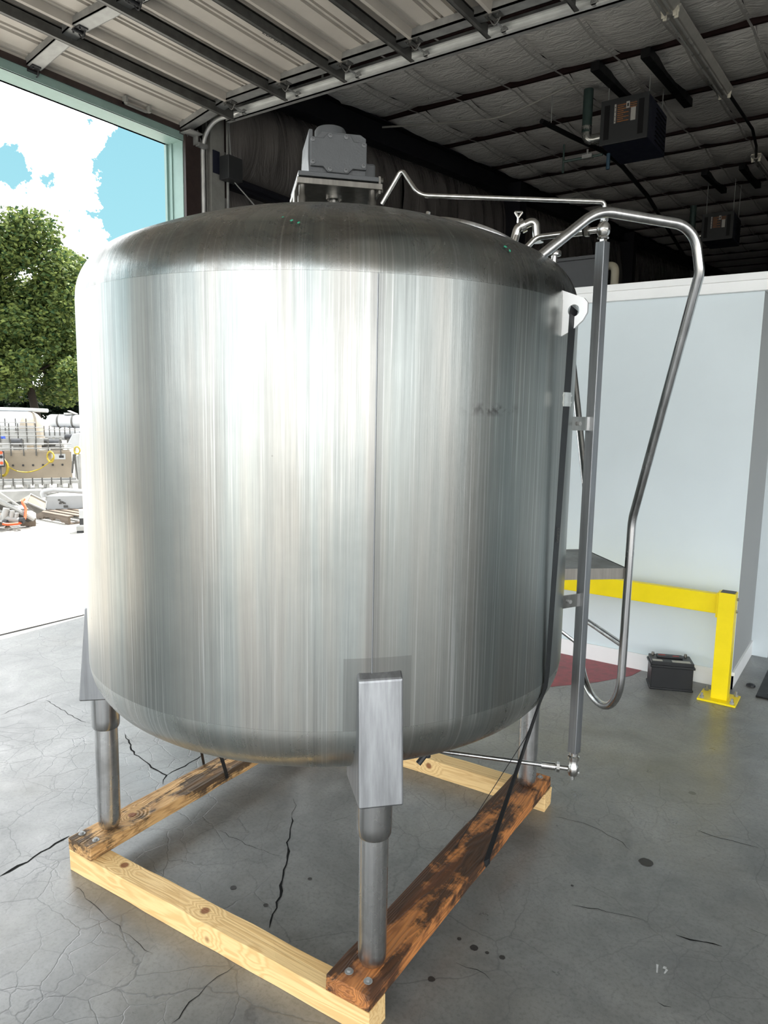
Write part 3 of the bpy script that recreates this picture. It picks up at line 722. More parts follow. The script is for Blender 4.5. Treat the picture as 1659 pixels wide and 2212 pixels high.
mb = MB(); mb.lathe([(R + .0008, .905), (R + .0008, 2.163)], C.xy, 160); mb.lathe([(R + .0008, 2.163), (R - .003, 2.166)], C.xy, 160); mb.lathe([(R + .0008, .905), (R - .003, .902)], C.xy, 160)
mb.build('barrel', M['barrel'], tank)
mb = MB(); mb.lathe([(R, 2.16)] + topP, C.xy, 160); mb.build('top_head', M['head'], tank, label='weathered domed top with streaks')
mb = MB(); mb.lathe([(R, .91)] + botP, C.xy, 160); mb.build('bottom_head', M['lowhead'], tank)
# weld seams
def surf(th, z, r=R): t = math.radians(th); return Vector((C.x + r * math.cos(t), C.y + r * math.sin(t), z))
mb = MB(); mb.add([surf(-43.9 - .12, .91, R + .001), surf(-43.9 + .12, .91, R + .001), surf(-43.9 + .12, 2.16, R + .001), surf(-43.9 - .12, 2.16, R + .001), surf(-43.9, .91, R + .0025), surf(-43.9, 2.16, R + .0025)], [(0, 4, 5, 3), (4, 1, 2, 5)], True)
mb.build('weld_seam', M['bracket'], tank)
# legs: bracket, sleeve, pipe
def leg(th, rho, bot):
    t = math.radians(th); ur = Vector((math.cos(t), math.sin(t), 0)); F_ = frame(C, ur); ax = C + ur * rho
    mb = MB(); prof = [(.004, bot), (.024, bot + .001), (.036, bot + .008), (.0425, bot + .024), (.0435, bot + .05), (.0435, .60)]
    mb.lathe(prof, (ax.x, ax.y), 32); lg = mb.build('leg', M['legsteel'], tank)
    mb = MB(); mb.lathe([(.0435, .561), (.048, .562), (.0515, .570), (.0525, .60), (.0525, .72)], (ax.x, ax.y), 32); mb.build('leg_sleeve', M['steel'], lg)
    w = .065; k = lambda r, y, z: F_ @ Vector((r, y, z))
    zt, zb = 1.078, .694; ro_t, ro_b = R + .018, R + .052
    mb = MB(); ins = .76
    vs = [k(ro_t, -w, zt - .02), k(ro_t, w, zt - .02), k(ro_b, w, zb), k(ro_b, -w, zb), k(R - .006, -w, zt + .003), k(R - .006, w, zt + .003), k(ins, w, zt), k(ins, -w, zt), k(ins, w, zb), k(ins, -w, zb)]
    fs = [(0, 1, 2, 3), (0, 4, 5, 1), (4, 7, 6, 5), (1, 5, 6, 8, 2), (0, 3, 9, 7, 4), (3, 2, 8, 9), (7, 9, 8, 6)]
    mb.add(vs, fs); mb.build('leg_bracket', M['bracket'], lg, bevel=.006, label='wedge-shaped leg bracket box')
for th, rho in ((-42.5, .874), (-135.2, .882), (49.3, .908), (137.2, .89)): leg(th, rho, .139)
# lifting lug
t = math.radians(1.3); LF = frame(C, (math.cos(t), math.sin(t), 0))
def lugm(th):
    t = math.radians(th); LF = frame(C, (math.cos(t), math.sin(t), 0)); h = .5
    out = [(R - .01, 2.045), (R + .035, 2.068), (R + .068, 2.098), (R + .08, 2.12), (R + .08, 2.150), (R + .068, 2.164), (R - .01, 2.195)]
    bm = MB(); n = len(out); hc = (R + .037, 2.128); k = 24; hole = [(hc[0] + .0185 * math.cos(2 * PI * i / k), hc[1] + .0185 * math.sin(2 * PI * i / k)) for i in range(k)]
    # resample outline by angle from the hole centre
    def hit(ang):
        dx, dy = math.cos(ang), math.sin(ang); best = None
        for i in range(n):
            (x1, y1), (x2, y2) = out[i], out[(i + 1) % n]; ex, ey = x2 - x1, y2 - y1; den = dx * ey - dy * ex
            if abs(den) < 1e-9: continue
            tt = ((x1 - hc[0]) * ey - (y1 - hc[1]) * ex) / den; ss = ((x1 - hc[0]) * dy - (y1 - hc[1]) * dx) / den
            if tt > 0 and -1e-6 <= ss <= 1 + 1e-6 and (best is None or tt < best): best = tt
        return (hc[0] + dx * best, hc[1] + dy * best)
    angs = sorted([2 * PI * i / 32 for i in range(32)] + [math.atan2(y - hc[1], x - hc[0]) % (2 * PI) for x, y in out]); q = len(angs)
    vs = []
    for yy in (-.006, .006):
        vs += [LF @ Vector((*((hc[0] + .0185 * math.cos(a)),), yy, hc[1] + .0185 * math.sin(a))) for a in angs]
        vs += [LF @ Vector((hit(a)[0], yy, hit(a)[1])) for a in angs]
    fs = []
    for i in range(q):
        j = (i + 1) % q
        fs += [(i, j, q + j, q + i), (2 * q + i, 3 * q + i, 3 * q + j, 2 * q + j), (q + i, q + j, 3 * q + j, 3 * q + i), (i, 2 * q + i, 2 * q + j, j)]
    bm.add(vs, fs); return bm.build('lifting_lug', simple('bright milled steel', (.75, .75, .75), .45, .6, .05), tank, label='bright steel lifting lug with round hole')
lugm(1.3); lugm(181)
# manway on the dome
ang, rho = 50, .55; ur = Vector((math.cos(math.radians(ang)), math.sin(math.radians(ang)), 0)); tl = math.asin(rho / 1.85)
nrm = ur * math.sin(tl) + Vector((0, 0, math.cos(tl))); mc = C + ur * rho + Vector((0, 0, dome_z(rho)))
FM = frame(mc, ur.cross(nrm), nrm)
mb = MB(); mb.lathe([(.222, -.03), (.222, .03), (.205, .03), (.205, -.02)], (0, 0), 48, M=FM); mw = mb.build('manway', M['polish'], tank, label='round manway on the dome')
mb = MB(); mb.lathe([(.236, .026), (.238, .034), (.236, .044), (.215, .05), (.19, .052), (.15, .064), (.08, .078), (.0005, .082)], (0, 0), 48, M=FM); mb.lathe([(.236, .026), (.205, .026)], (0, 0), 48, M=FM); mb.build('manway_lid', M['steel'], mw)
for a in (20, 110, 200, 290):
    t = math.radians(a); p = FM @ Vector((.245 * math.cos(t), .245 * math.sin(t), .01)); q = FM @ Vector((.245 * math.cos(t), .245 * math.sin(t), .06)); mb = MB(); mb.cyl(p, q, .009, 8); mb.build('clamp_bolt', M['polish'], mw)
# ladder
U = Vector((math.cos(math.radians(43)), math.sin(math.radians(43)), 0)); V = Vector((-U.y, U.x, 0))
def L_(u, w, z): return C + U * u + V * w + Vector((0, 0, z))
pts = [(.60, -.56, 2.29), (.80, -.56, 2.452), (1.135, -.56, 2.42), (1.17, -.553, 2.28), (1.17, -.2135, 1.42), (1.17, -.2, .565), (1.17, .2, .565), (1.17, .2, 1.39), (1.17, .553, 2.28), (1.135, .56, 2.42), (.80, .56, 2.452), (.60, .56, 2.29)]
rad = [0, .13, .11, .09, .18, .19, .19, .18, .09, .11, .13, 0]
pts[4] = (1.17, -.207, 1.40)
lad = empty('ladder', (0, 0, 0), parent=tank); lad.location = L_(1.17, 0, 1.2) - wloc(tank)
lad['label'] = 'bent pipe access ladder with flared handrails'
mb = MB(); mb.tube(fillet([L_(*p) for p in pts], rad, 10), .0165, 14); mb.build('rail', M['steel'], lad)
mb = MB(); mb.tube([L_(1.17, -.2, .885), L_(1.17, .2, .885)], .0125, 12); mb.build('rung', M['steel'], lad)
mb = MB(); mb.tube([L_(1.17, .2, .75), L_(.93, .25, .93)], .008, 8); mb.build('brace', M['steel'], lad)
FL = frame(C, U)
mb = MB(); mb.box((.87, -.195, 1.195), (1.165, .195, 1.205), FL); mb.box((.87, -.2, 1.16), (1.165, -.193, 1.205), FL); mb.box((.87, .193, 1.16), (1.165, .2, 1.205), FL); mb.box((1.158, -.195, 1.16), (1.165, .195, 1.205), FL)
mb.build('step_plate', M['dullsteel'], lad, label='dark stained step plate')
# sight tube
TX = Vector((-.86, 2.56, 0)); sg = empty('sight_tube', (0, 0, 0), parent=tank); sg.location = TX + Vector((0, 0, .5)) - wloc(tank); sg['label'] = 'square level tube on the side of the tank'
ud = (TX - C).normalized(); FT = frame(TX, ud); FTr = frame(TX, (math.cos(math.radians(75)), math.sin(math.radians(75)), 0))
def Zp(z): return TX + Vector((0, 0, z))
mb = MB(); s = .0175
mb.box((-s, -s, .53), (s, s, 2.40), FTr); mb.build('guard_tube', M['bracket'], sg, bevel=.002)
for z in (1.775, 1.13):
    b0 = surf(16, z); d_ = (Zp(z) - b0); fr = frame(b0, d_, (0, 0, 1)); L = d_.length
    mb = MB(); mb.box((-.03, -.003, -.024), (L, .003, .024), fr); cp = mb.build('mounting_clip', M['polish'], sg)
    mb = MB(); mb.cyl(fr @ Vector((.028, -.012, 0)), fr @ Vector((.028, .01, 0)), .008, 6); mb.build('clip_bolt', M['galv'], sg)
# upper fittings
mb = MB(); mb.lathe([(.0005, 2.395), (.014, 2.397), (.014, 2.408), (.011, 2.41), (.011, 2.42)], TX.xy, 6, smooth=False); mb.lathe([(.018, 2.410), (.020, 2.414), (.018, 2.418)], TX.xy, 18); mb.build('hex_collar', M['polish'], sg)
mb = MB()
mb.lathe([(.004, 2.417), (.016, 2.42), (.022, 2.43), (.024, 2.443), (.021, 2.456), (.014, 2.465), (.0105, 2.468), (.0105, 2.50)], TX.xy, 20)
mb.build('ball_fitting', M['polish'], sg)
mb = MB(); mb.lathe([(.0005, 2.470), (.015, 2.470), (.015, 2.492), (.0105, 2.493), (.0005, 2.493)], TX.xy, 6, smooth=False); mb.build('hex_cap', M['steel'], sg)
pA = L_(.60, -.42, 2.34); zf = 2.443; pB = G(1165, 512, zf); pA = P(1138, 534, pB.xy.length)
dirp = (Vector((pB.x, pB.y, 0)) - TX).normalized()
mb = MB(); mb.tube(fillet([pA, pB + dirp * .012, Zp(zf) + dirp * .10], .045, 8), .0105, 12); mb.build('upper_pipe', M['polish'], sg)
mb = MB(); mb.cyl(Zp(zf) + dirp * .072, Zp(zf) + dirp * .118, .0135, 14); mb.cyl(Zp(zf) + dirp * .01, Zp(zf) + dirp * .06, .011, 12); mb.build('coupling', M['polish'], sg)
mb = MB(); mb.cyl(Zp(zf) + dirp * .050, Zp(zf) + dirp * .064, .020, 6); mb.build('hex_nut', M['dullsteel'], sg)
mb = MB(); mb.tube([Zp(2.43) + FT.to_3x3() @ Vector((.0, .024, .01)), Zp(2.40) + FT.to_3x3() @ Vector((.0, .026, 0)), Zp(2.35) + FT.to_3x3() @ Vector((.0, .027, 0))], .0025, 6); mb.cyl(Zp(2.40) + FT.to_3x3() @ Vector((-.01, .026, 0)), Zp(2.40) + FT.to_3x3() @ Vector((.012, .026, 0)), .006, 6); mb.build('cotter_pin', M['galv'], sg)
# lower fittings and pipe under the tank
zl = .462; dirl = (C - TX).normalized()
mb = MB(); mb.tube([Zp(zl) + dirl * .055, C + Vector((0, 0, zl)) + dirl * .1, C + Vector((0, 0, .70)) + dirl * .12] if 0 else fillet([Zp(zl) + dirl * .055, C + Vector((0, 0, zl)), C + Vector((0, 0, .72))], .06, 6), .0085, 12); mb.build('lower_pipe', M['steel'], sg)
mb = MB(); mb.cyl(Zp(zl) + dirl * .066, Zp(zl) + dirl * .118, .0145, 14); mb.build('coupling', M['polish'], sg)
mb = MB(); mb.cyl(Zp(zl) + dirl * .05, Zp(zl) + dirl * .061, .0195, 6); mb.build('hex_nut', M['polish'], sg)
mb = MB(); mb.cyl(Zp(zl), Zp(zl) + dirl * .052, .0095, 12); mb.lathe([(.0005, .438), (.016, .438), (.020, .448), (.022, .462), (.020, .476), (.016, .482), (.016, .498), (.021, .50), (.022, .514), (.017, .518), (.017, .535)], TX.xy, 18); mb.cyl(Zp(.435) - ud * 0, Zp(.42), .008, 8); mb.build('elbow_fitting', M['polish'], sg)
mb = MB(); pp = Zp(.505) + FT.to_3x3() @ Vector((0, .02, 0)); mb.cyl(pp - ud * .012, pp + ud * .016, .005, 8); mb.build('cotter_pin', M['galv'], sg); mb = MB(); mb.cyl(Zp(.45) + ud * .01, Zp(.45) + ud * .024, .007, 8); mb.build('cotter_pin', M['galv'], sg)
# vent rod from the sight tube to the drive
zr = 2.533; er = Vector((-1.368, 2.166, zr))
e2_ = Vector((-1.40, 2.02, 2.62)); g0 = P(824, 441, 2.62)
pk = P(868, 366, 2.60)
mb = MB(); mb.tube(fillet([Zp(2.50), Zp(zr), er, pk, g0], [0, .035, .05, .012, 0], 7), .0075, 10); mb.build('vent_rod', M['polish'], sg)
# sanitary elbows and clamp on the dome
bx = Vector((-1.26, 2.78, 0)); zb_ = dome_z(.76)
sn = empty('inlet_elbow', (0, 0, 0), parent=tank); sn.location = bx + Vector((0, 0, zb_)) - wloc(tank)
q0 = P(1108, 530, 2.98); q1 = P(1118, 492, 2.98); q2 = P(1143, 480, 2.98); q3 = P(1165, 490, 2.98); q4 = P(1160, 522, 2.98)
mb = MB(); mb.tube(fillet([q0, q1, P(1133, 487, 2.98)], .03, 6), .017, 14); mb.build('riser', M['polish'], sn)
mb = MB(); mb.tube(fillet([P(1128, 489, 2.98), P(1157, 474, 2.98), q4], .045, 10), .016, 14); mb.build('elbow', M['polish'], sn)
fr = frame(P(1127, 489, 2.98), P(1157, 474, 2.98) - P(1128, 489, 2.98))
def disc_ring(c, axis, r, h, n=20): m_ = MB(); a = Vector(axis).normalized(); m_.cyl(Vector(c) - a * h / 2, Vector(c) + a * h / 2, r, n); return m_
disc_ring(P(1129, 488, 2.98), P(1157, 474, 2.98) - P(1128, 489, 2.98), .027, .018).build('clamp_ring', M['polish'], sn)
disc_ring(P(1160, 522, 2.98), (0, 0, 1), .025, .006).build('ferrule', M['polish'], sn)
mb = MB(); w0 = P(1119, 482, 2.96); cx_ = CR
mb.tube([w0, P(1120, 468, 2.96)], .005, 8); mb.tube([P(1120, 470, 2.96), P(1113, 458, 2.96)], .005, 8); mb.tube([P(1120, 470, 2.96), P(1128, 458, 2.96)], .005, 8); mb.tube([P(1112, 458, 2.96), P(1129, 458, 2.96)], .004, 8); mb.build('wing_nut', M['polish'], sn)
fc = Vector((-.945, 2.33, 0)); zf2 = dome_z(.842)
mb = MB(); mb.lathe([(.014, zf2 - .03), (.014, zf2 + .012), (.025, zf2 + .014), (.026, zf2 + .022), (.024, zf2 + .028), (.0005, zf2 + .029)], fc.xy, 20); mb.build('capped_port', M['polish'], tank)
# agitator drive on the dome apex
GA = math.radians(47); FA = frame(C, (math.cos(GA), math.sin(GA), 0))      # x = right, -y = towards the camera
ag = empty('agitator_drive', (0, 0, 0), parent=tank); ag.location = C + Vector((0, 0, 2.5)) - wloc(tank); ag['label'] = 'grey gearbox on a steel stand on top of the tank'
def AB(a, b, name, mat, bevel=0, label=None):
    mb = MB(); mb.box(a, b, FA); return mb.build(name, mat, ag, bevel=bevel, label=label)
AB((-.152, -.15, 2.597), (.155, .15, 2.618), 'lower_plate', M['dullsteel'], .002)
AB((-.148, -.147, 2.624), (.142, .147, 2.640), 'upper_plate', M['gear'], .002)
for x in (-.132, .122):
    for y_ in (-.128, .128):
        c = FA @ Vector((x, y_, 0)); mb = MB(); z0 = dome_z(math.hypot(x, y_)) - .01
        mb.lathe([(.0165, z0), (.0165, 2.558), (.0125, 2.564), (.0125, 2.598)], c.xy, 18); mb.build('standoff', M['dullsteel'], ag)
mb = MB(); mb.lathe([(.0165, 2.49), (.0165, 2.60)], C.xy, 20); mb.lathe([(.03, 2.59), (.03, 2.598)], C.xy, 20); mb.build('shaft', M['polish'], ag)
mb = MB(); mb.lathe([(.062, 2.50), (.062, 2.53), (.035, 2.535), (.035, 2.55), (.0166, 2.552)], C.xy, 24); mb.build('seal_housing', M['dullsteel'], ag)
for k in range(6): a = k * PI / 3; c = C + Vector((math.cos(a) * .05, math.sin(a) * .05, 0)); mb = MB(); mb.cyl((c.x, c.y, 2.53), (c.x, c.y, 2.545), .007, 6); mb.build('seal_bolt', M['galv'], ag)
# gearbox housing: chamfered block with relief corners and a bolted front cover
gz0, gz1, gx0, gx1, gy0, gy1 = 2.641, 2.785, -.108, .097, -.135, .10
def gpoly(pts, y0, y1, name, mat, bevel=.003):
    mb = MB(); Mx = FA @ Matrix(((1, 0, 0, 0), (0, 0, 1, 0), (0, 1, 0, 0), (0, 0, 0, 1)))
    mb.prism(pts, y0, y1, Mx); return mb.build(name, mat, ag, bevel=bevel)
gb = gpoly([(gx0, gz0), (gx1, gz0), (gx1, gz1 - .012), (gx1 - .02, gz1), (-.065, gz1), (-.065, gz1 - .004), (-.082, gz1 - .02), (-.095, gz1 - .02), (-.095, gz1 + .004), (gx0, gz1 + .004), (gx0 - .004, gz1 - .06), (gx0 - .004, gz0 + .05)], gy0 + .012, gy1, 'gearbox', M['gear'])
cov = gpoly([(gx0 + .004, gz0 + .022), (-.058, gz0 + .022), (-.042, gz0 + .004), (.03, gz0 + .004), (.048, gz0 + .022), (gx1 + .001, gz0 + .022), (gx1 + .001, gz1 - .03), (.052, gz1 - .03), (.038, gz1 - .008), (-.042, gz1 - .008), (-.058, gz1 - .026), (gx0 + .004, gz1 - .026)], gy0 - .002, gy0 + .013, 'gearbox_cover', M['gear'])
for (x, z) in ((-.096, gz1 - .035), (-.035, gz1 - .018), (.022, gz1 - .018), (.086, gz1 - .04), (-.096, gz0 + .034), (-.035, gz0 + .014), (.022, gz0 + .014), (.086, gz0 + .034)):
    p = FA @ Vector((x, gy0 - .002, z)); q = FA @ Vector((x, gy0 - .006, z)); mb = MB()
    mb.lathe([(.0075, 0), (.0075, .004), (.0045, .0045), (.0045, .001), (.0005, .001)], (0, 0), 12, M=frame(p, FA.to_3x3() @ Vector((1, 0, 0)), q - p)); mb.build('cover_bolt', M['boltgrey'], ag)
mb = MB(); cc = FA @ Vector((-.018, -.02, 0)); mb.lathe([(.058, gz1 - .01), (.058, gz1 + .035), (.052, gz1 + .044), (.0005, gz1 + .045)], cc.xy, 32); mb.build('top_cap', M['gear'], ag, bevel=0)
mb = MB(); mb.box((.10, -.04, 2.645), (.15, .16, 2.72), FA); mb.build('motor_flange', M['gear'], ag, bevel=.008)
mb = MB(); mb.tube(fillet([FA @ Vector((-.145, -.14, 2.636)), FA @ Vector((-.163, -.135, 2.57)), FA @ Vector((-.163, -.13, 2.50))], .02, 4), .003, 6); mb.build('guard_strip', M['white'], ag)
mb = MB(); mb.box((.142, -.14, 2.585), (.15, .05, 2.645), FA); mb.cyl(FA @ Vector((.15, -.13, 2.60)), FA @ Vector((.16, -.13, 2.60)), .008, 6); mb.cyl(FA @ Vector((.15, -.13, 2.635)), FA @ Vector((.16, -.13, 2.635)), .008, 6); mb.build('side_bracket', M['dullsteel'], ag)
# little outlet valve under the tank, visible against the rear beam
v0 = Vector((-1.26, 2.14, .60)); mb = MB(); mb.lathe([(.018, .70), (.018, .62), (.024, .615), (.024, .60), (.012, .595), (.012, .56)], v0.xy, 14); mb.tube([v0 + Vector((0, 0, -.02)), v0 + Vector((-.02, -.03, -.06))], .011, 8); mb.build('drain_valve', M['lotdark'], tank)
def chip(pts):
    mb = MB(); c = sum((Vector(p) for p in pts), Vector()) / len(pts); n = (c - Vector((C.x, C.y, 1.3))).normalized() * .004
    mb.add([Vector(p) + n for p in pts], [tuple(range(len(pts)))]); mb.build('paint_chip', M['chip'], tank, label='small green paint speck')
def dome_pt(th, r, dz=0): t = math.radians(th); return Vector((C.x + r * math.cos(t), C.y + r * math.sin(t), dome_z(r)))
for th, r_, w in ((-17.0, .872, .010), (-16.3, .880, .006), (-58.7, .855, .006), (-57.4, .862, .005), (-60.5, .84, .004)):
    chip([dome_pt(th - w * 60, r_ + .002), dome_pt(th, r_ + .004), dome_pt(th + w * 60, r_ - .001), dome_pt(th, r_ - .003)])

# ================================================================== STRAPS
def band(name, pts, w, th, mat, wdir, label, cat='strap'):
    mb = MB(); pts = [Vector(p) for p in pts]; vs = []; n = len(pts)
    for i, p in enumerate(pts):
        t = (pts[min(n - 1, i + 1)] - pts[max(0, i - 1)]).normalized(); wd = Vector(wdir[i] if isinstance(wdir, list) else wdir); wd = (wd - t * wd.dot(t)).normalized(); nn = t.cross(wd)
        vs += [p + wd * w / 2, p - wd * w / 2, p - wd * w / 2 + nn * th, p + wd * w / 2 + nn * th]
    mb.add(vs, [(4 * i + a, 4 * i + (a + 1) % 4, 4 * i + 4 + (a + 1) % 4, 4 * i + 4 + a) for i in range(n - 1) for a in range(4)] + [(0, 1, 2, 3), (4 * n - 1, 4 * n - 2, 4 * n - 3, 4 * n - 4)])
    return mb
pr = [(R + .052, 2.128), (R + .045, 2.10), (R + .008, 2.06), (R + .005, 1.9)]
pts = [surf(1.2, 2.135, R + .037), surf(.5, 2.112, R + .037)]
for i in range(16):
    t = i / 15; pts.append(surf(.4 + 1.0 * t, 2.09 - 1.15 * t, R + .037 - .029 * t))
for a, z, q in ((1.6, .88, .002), (1.8, .82, -.018)): pts.append(surf(a, z, R + q))
endp = G(1052, 1868, .137) + Vector((0, 0, .002)); pts.append(endp + Vector((-.002, 0, .02))); pts.append(endp + Vector((.003, 0, -.004)))
wd = Vector((0, 1, 0))
wds = [(.30 * (1 - i / 19) + .02, 1, 0) for i in range(len(pts) - 3)] + [(0, 1, 0), (.3, 1, 0), (0, 1, 0)]
sb = band('strap', pts, .034, .0012, M['black'], wds, '')
st = sb.build('strap', M['black'], None, 'long black strap from the bright lifting lug down to the right skid beam', 'strap')
def strap_buckle():
    a = surf(.6, 1.853, R + .030); mb = MB(); fr = frame(a, (1, -.24, 0)); mb.box((0, -.019, -.022), (.005, .019, .022), fr)
    for z in (-.012, .010): mb.box((0, -.022, z), (.006, .022, z + .005), fr)
    mb.build('buckle', M['polish'], st, label='steel strap buckle')
strap_buckle()
cu = bpy.data.curves.new('t', 'FONT'); cu.body = '00P22'; cu.size = .02; cu.extrude = .0002; cu.align_x = 'CENTER'; cu.align_y = 'CENTER'
to = bpy.data.objects.new('t', cu); COL.objects.link(to)
pz = surf(.95, 1.415, R + .0245); font_mesh(to, 'print', M['lotgrey'], frame(pz, (0, 0, 1), (1, -.18, 0)), st)
a = pts[-4]; b = G(984, 1831, .137)
mb = MB(); mb.tube([surf(2.0, .82, R - .015), surf(0, .70, R - .05), b + Vector((0, 0, .002)), b + Vector((-.004, 0, -.03))], .0014, 6); mb.build('cord', M['black'], None, 'thin black cord from tank edge to inner side of right skid beam', 'cord')
# strap over the left beam
lb = [Vector(G(437, 1622, .137)), ]
mb = band('s', [P(434, 1618, 3.12), G(440, 1650, .14), G(440, 1652, .10)], .012, .0012, M['black'], (0, 1, 0), '')
mb.build('strap', M['black'], None, 'short black strap on the far edge of the left skid beam', 'strap', 'short straps tying tank to left beam')
mb = band('s', [P(476, 1630, 2.95), G(480, 1643, .25) if 0 else P(481, 1645, 3.02), G(489, 1672, .139), G(491, 1686, .085)], .016, .0012, M['black'], (0, 1, 0), '')
mb.build('strap', M['black'], None, 'short black strap over the near edge of the left skid beam', 'strap', 'short straps tying tank to left beam')

# ================================================================== GUARD RAIL
gr = empty('guard_rail', (-.72, 4.92, 0), 'yellow steel guard rail with one post in front of the white panel room', 'guard rail')
mb = MB(); px0, py0, s = -.765, 4.88, .098; mb.box((px0, py0, .01), (px0 + s, py0 + s, .71)); mb.box((px0 + .006, py0 + .006, .70), (px0 + s - .006, py0 + s - .006, .7105)); post = mb.build('post', M['yellow'], gr, bevel=.004)
mb = MB(); mb.box((px0 + .008, py0 + .008, .7106), (px0 + s - .008, py0 + s - .008, .712)); mb.build('post_top_shade', M['lotdark'], post)  # dark sheet on the solid post top, painted shade of a hollow
mb = MB(); mb.box((px0 - .07, py0 - .06, 0), (px0 + s + .06, py0 + s + .05, .012)); mb.build('base_plate', M['yellow'], gr, bevel=.002)
for dx in (-.045, s + .035):
    for dy in (-.035, s + .025): mb = MB(); mb.cyl((px0 + dx, py0 + dy, .012), (px0 + dx, py0 + dy, .045), .008, 8); mb.cyl((px0 + dx, py0 + dy, .012), (px0 + dx, py0 + dy, .026), .014, 6); mb.build('anchor_bolt', M['galv'], gr)
mb = MB(); prof = [(0, .555), (0, .69), (.05, .69), (.05, .555)]
mb.box((-2.9, 4.93, .557), (px0 - .004, 4.985, .685)); mb.build('rail_board', M['yellow'], gr, bevel=.004)
mb = MB(); mb.box((px0 - .014, 4.90, .54), (px0, 5.0, .70)); mb.build('end_bracket', M['yellow'], gr, bevel=.002)
for z in (.585, .665): mb = MB(); mb.cyl((px0 + s, 4.95, z), (px0 + s + .012, 4.95, z), .01, 6); mb.build('rail_bolt', M['galv'], gr)
mb = MB(); mb.box((-2.9, 4.90, .01), (-2.8, 4.998, .69)); mb.build('post', M['yellow'], gr)

# ================================================================== BATTERY
bo = Vector((-1.132, 4.824, 0)); FB = frame(bo, (.261, .107, 0)); bl, bd, bh = .275, .175, .165
bat = empty('car_battery', bo, 'black car battery standing on the floor beside the yellow post', 'battery')
mb = MB(); mb.box((.006, .006, 0), (bl - .006, bd - .006, bh), FB); mb.box((.0, .0, 0), (bl, bd, .014), FB); mb.build('case', M['black'], bat, bevel=.004)
mb = MB(); mb.box((-.004, -.004, bh - .012), (bl + .004, bd + .004, bh + .004), FB); mb.box((.004, .006, bh), (bl - .004, bd - .004, bh + .028), FB); mb.build('lid', M['black'], bat, bevel=.004)
mb = MB(); mb.box((.05, .09, bh + .028), (bl - .06, bd - .03, bh + .04), FB); mb.build('vent_cover', M['lotdark'], bat, bevel=.003)
for q in ((.012, .015, .075, .05), (.135, .012, .25, .052)): mb = MB(); mb.box((q[0], q[1], bh + .0285), (q[2], q[3], bh + .0292), FB); mb.build('sticker', M['label'], bat)
rp = simple('red print', (.4, .03, .03))
for q in ((.06, .11, .105, .125), (.15, .1, .19, .115)): mb = MB(); mb.box((q[0], q[1], bh + .0405), (q[2], q[3], bh + .041), FB); mb.build('sticker', rp, bat)
for x in (.03, .24): c = FB @ Vector((x, .15, 0)); mb = MB(); mb.lathe([(.011, bh + .02), (.009, bh + .046), (.0005, bh + .046)], c.xy, 12); mb.build('terminal', M['dullsteel'], bat)

# floor mat at the right edge
mo = Vector((-.535, 5.02, 0)); mb = MB(); mb.box((-.53, 5.1, .001), (.4, 5.85, .012)); mt = mb.build('floor_mat', M['blackmetal'], None, 'dark rubber floor mat at the right edge beyond the yellow post', 'mat', bevel=.004)
mb = MB(); mb.box((-.47, 5.16, .0122), (.34, 5.79, .017)); mb.build('mat_pile', M['lotdark'], mt)
mb = MB(); c = Vector((-.585, 5.30, .004)); mb.lathe([(.03, 0.0), (.028, .012), (.012, .02), (.0005, .021)], c.xy, 9); mb.build('debris_lump', M['lotdark'], None, 'small dark lump of debris on floor right of yellow post', 'debris')
# things on the room roof
bxo = MB(); bxo.box((-2.62, 6.4, RZ), (-2.21, 6.75, 3.19)); bxo.box((-2.64, 6.38, 3.17), (-2.19, 6.77, 3.2)); bxo.build('metal_cabinet', simple('dim cabinet grey', (.06, .062, .066), .5), None, 'dim grey metal cabinet on the roof of the white room', 'cabinet', bevel=.004)
mb = MB(); mb.tube(fillet([(-2.06, 6.5, RZ), (-2.06, 6.5, 3.12), (-2.18, 6.56, 3.12)], .06, 6), .035, 12); mb.build('vent_pipe', simple('pale plastic pipe', (.3, .27, .2), .5), None, 'pale bent vent pipe on the white room roof beside the cabinet', 'pipe')

# ================================================================== WALL AND CEILING SERVICES
eb = empty('electrical_box', (-5.36, 5.02, 3.95), 'dark grey electrical box with conduit on the wall right of the door', 'electrical box')
mb = MB(); mb.box((-5.368, 4.97, 3.95), (-5.24, 5.15, 4.16)); bx_ = mb.build('box', M['heater'], eb, bevel=.006)
mb = MB(); mb.box((-5.378, 4.90, 4.0), (-5.368, 4.98, 4.2)); mb.build('back_plate', M['heaterdark'], eb)
mb = MB(); mb.tube([(-5.33, 5.04, 4.16), (-5.33, 5.04, 4.75)], .012, 8); mb.tube([(-5.33, 5.08, 4.16), (-5.33, 5.04, 4.75)], .01, 8); mb.build('conduit', M['galv'], eb)
mb = MB(); mb.tube([(-5.36, 5.07, .2), (-5.36, 5.07, 3.95)], .014, 8); mb.build('conduit', M['galv'], eb)
mb = MB(); mb.tube(fillet([(-5.30, 5.10, 3.95), (-5.2, 5.35, 3.72), (-5.2, 5.7, 3.85), (-5.2, 6.6, 3.6)], .1, 5), .006, 6); mb.build('cable', M['galv'], eb)

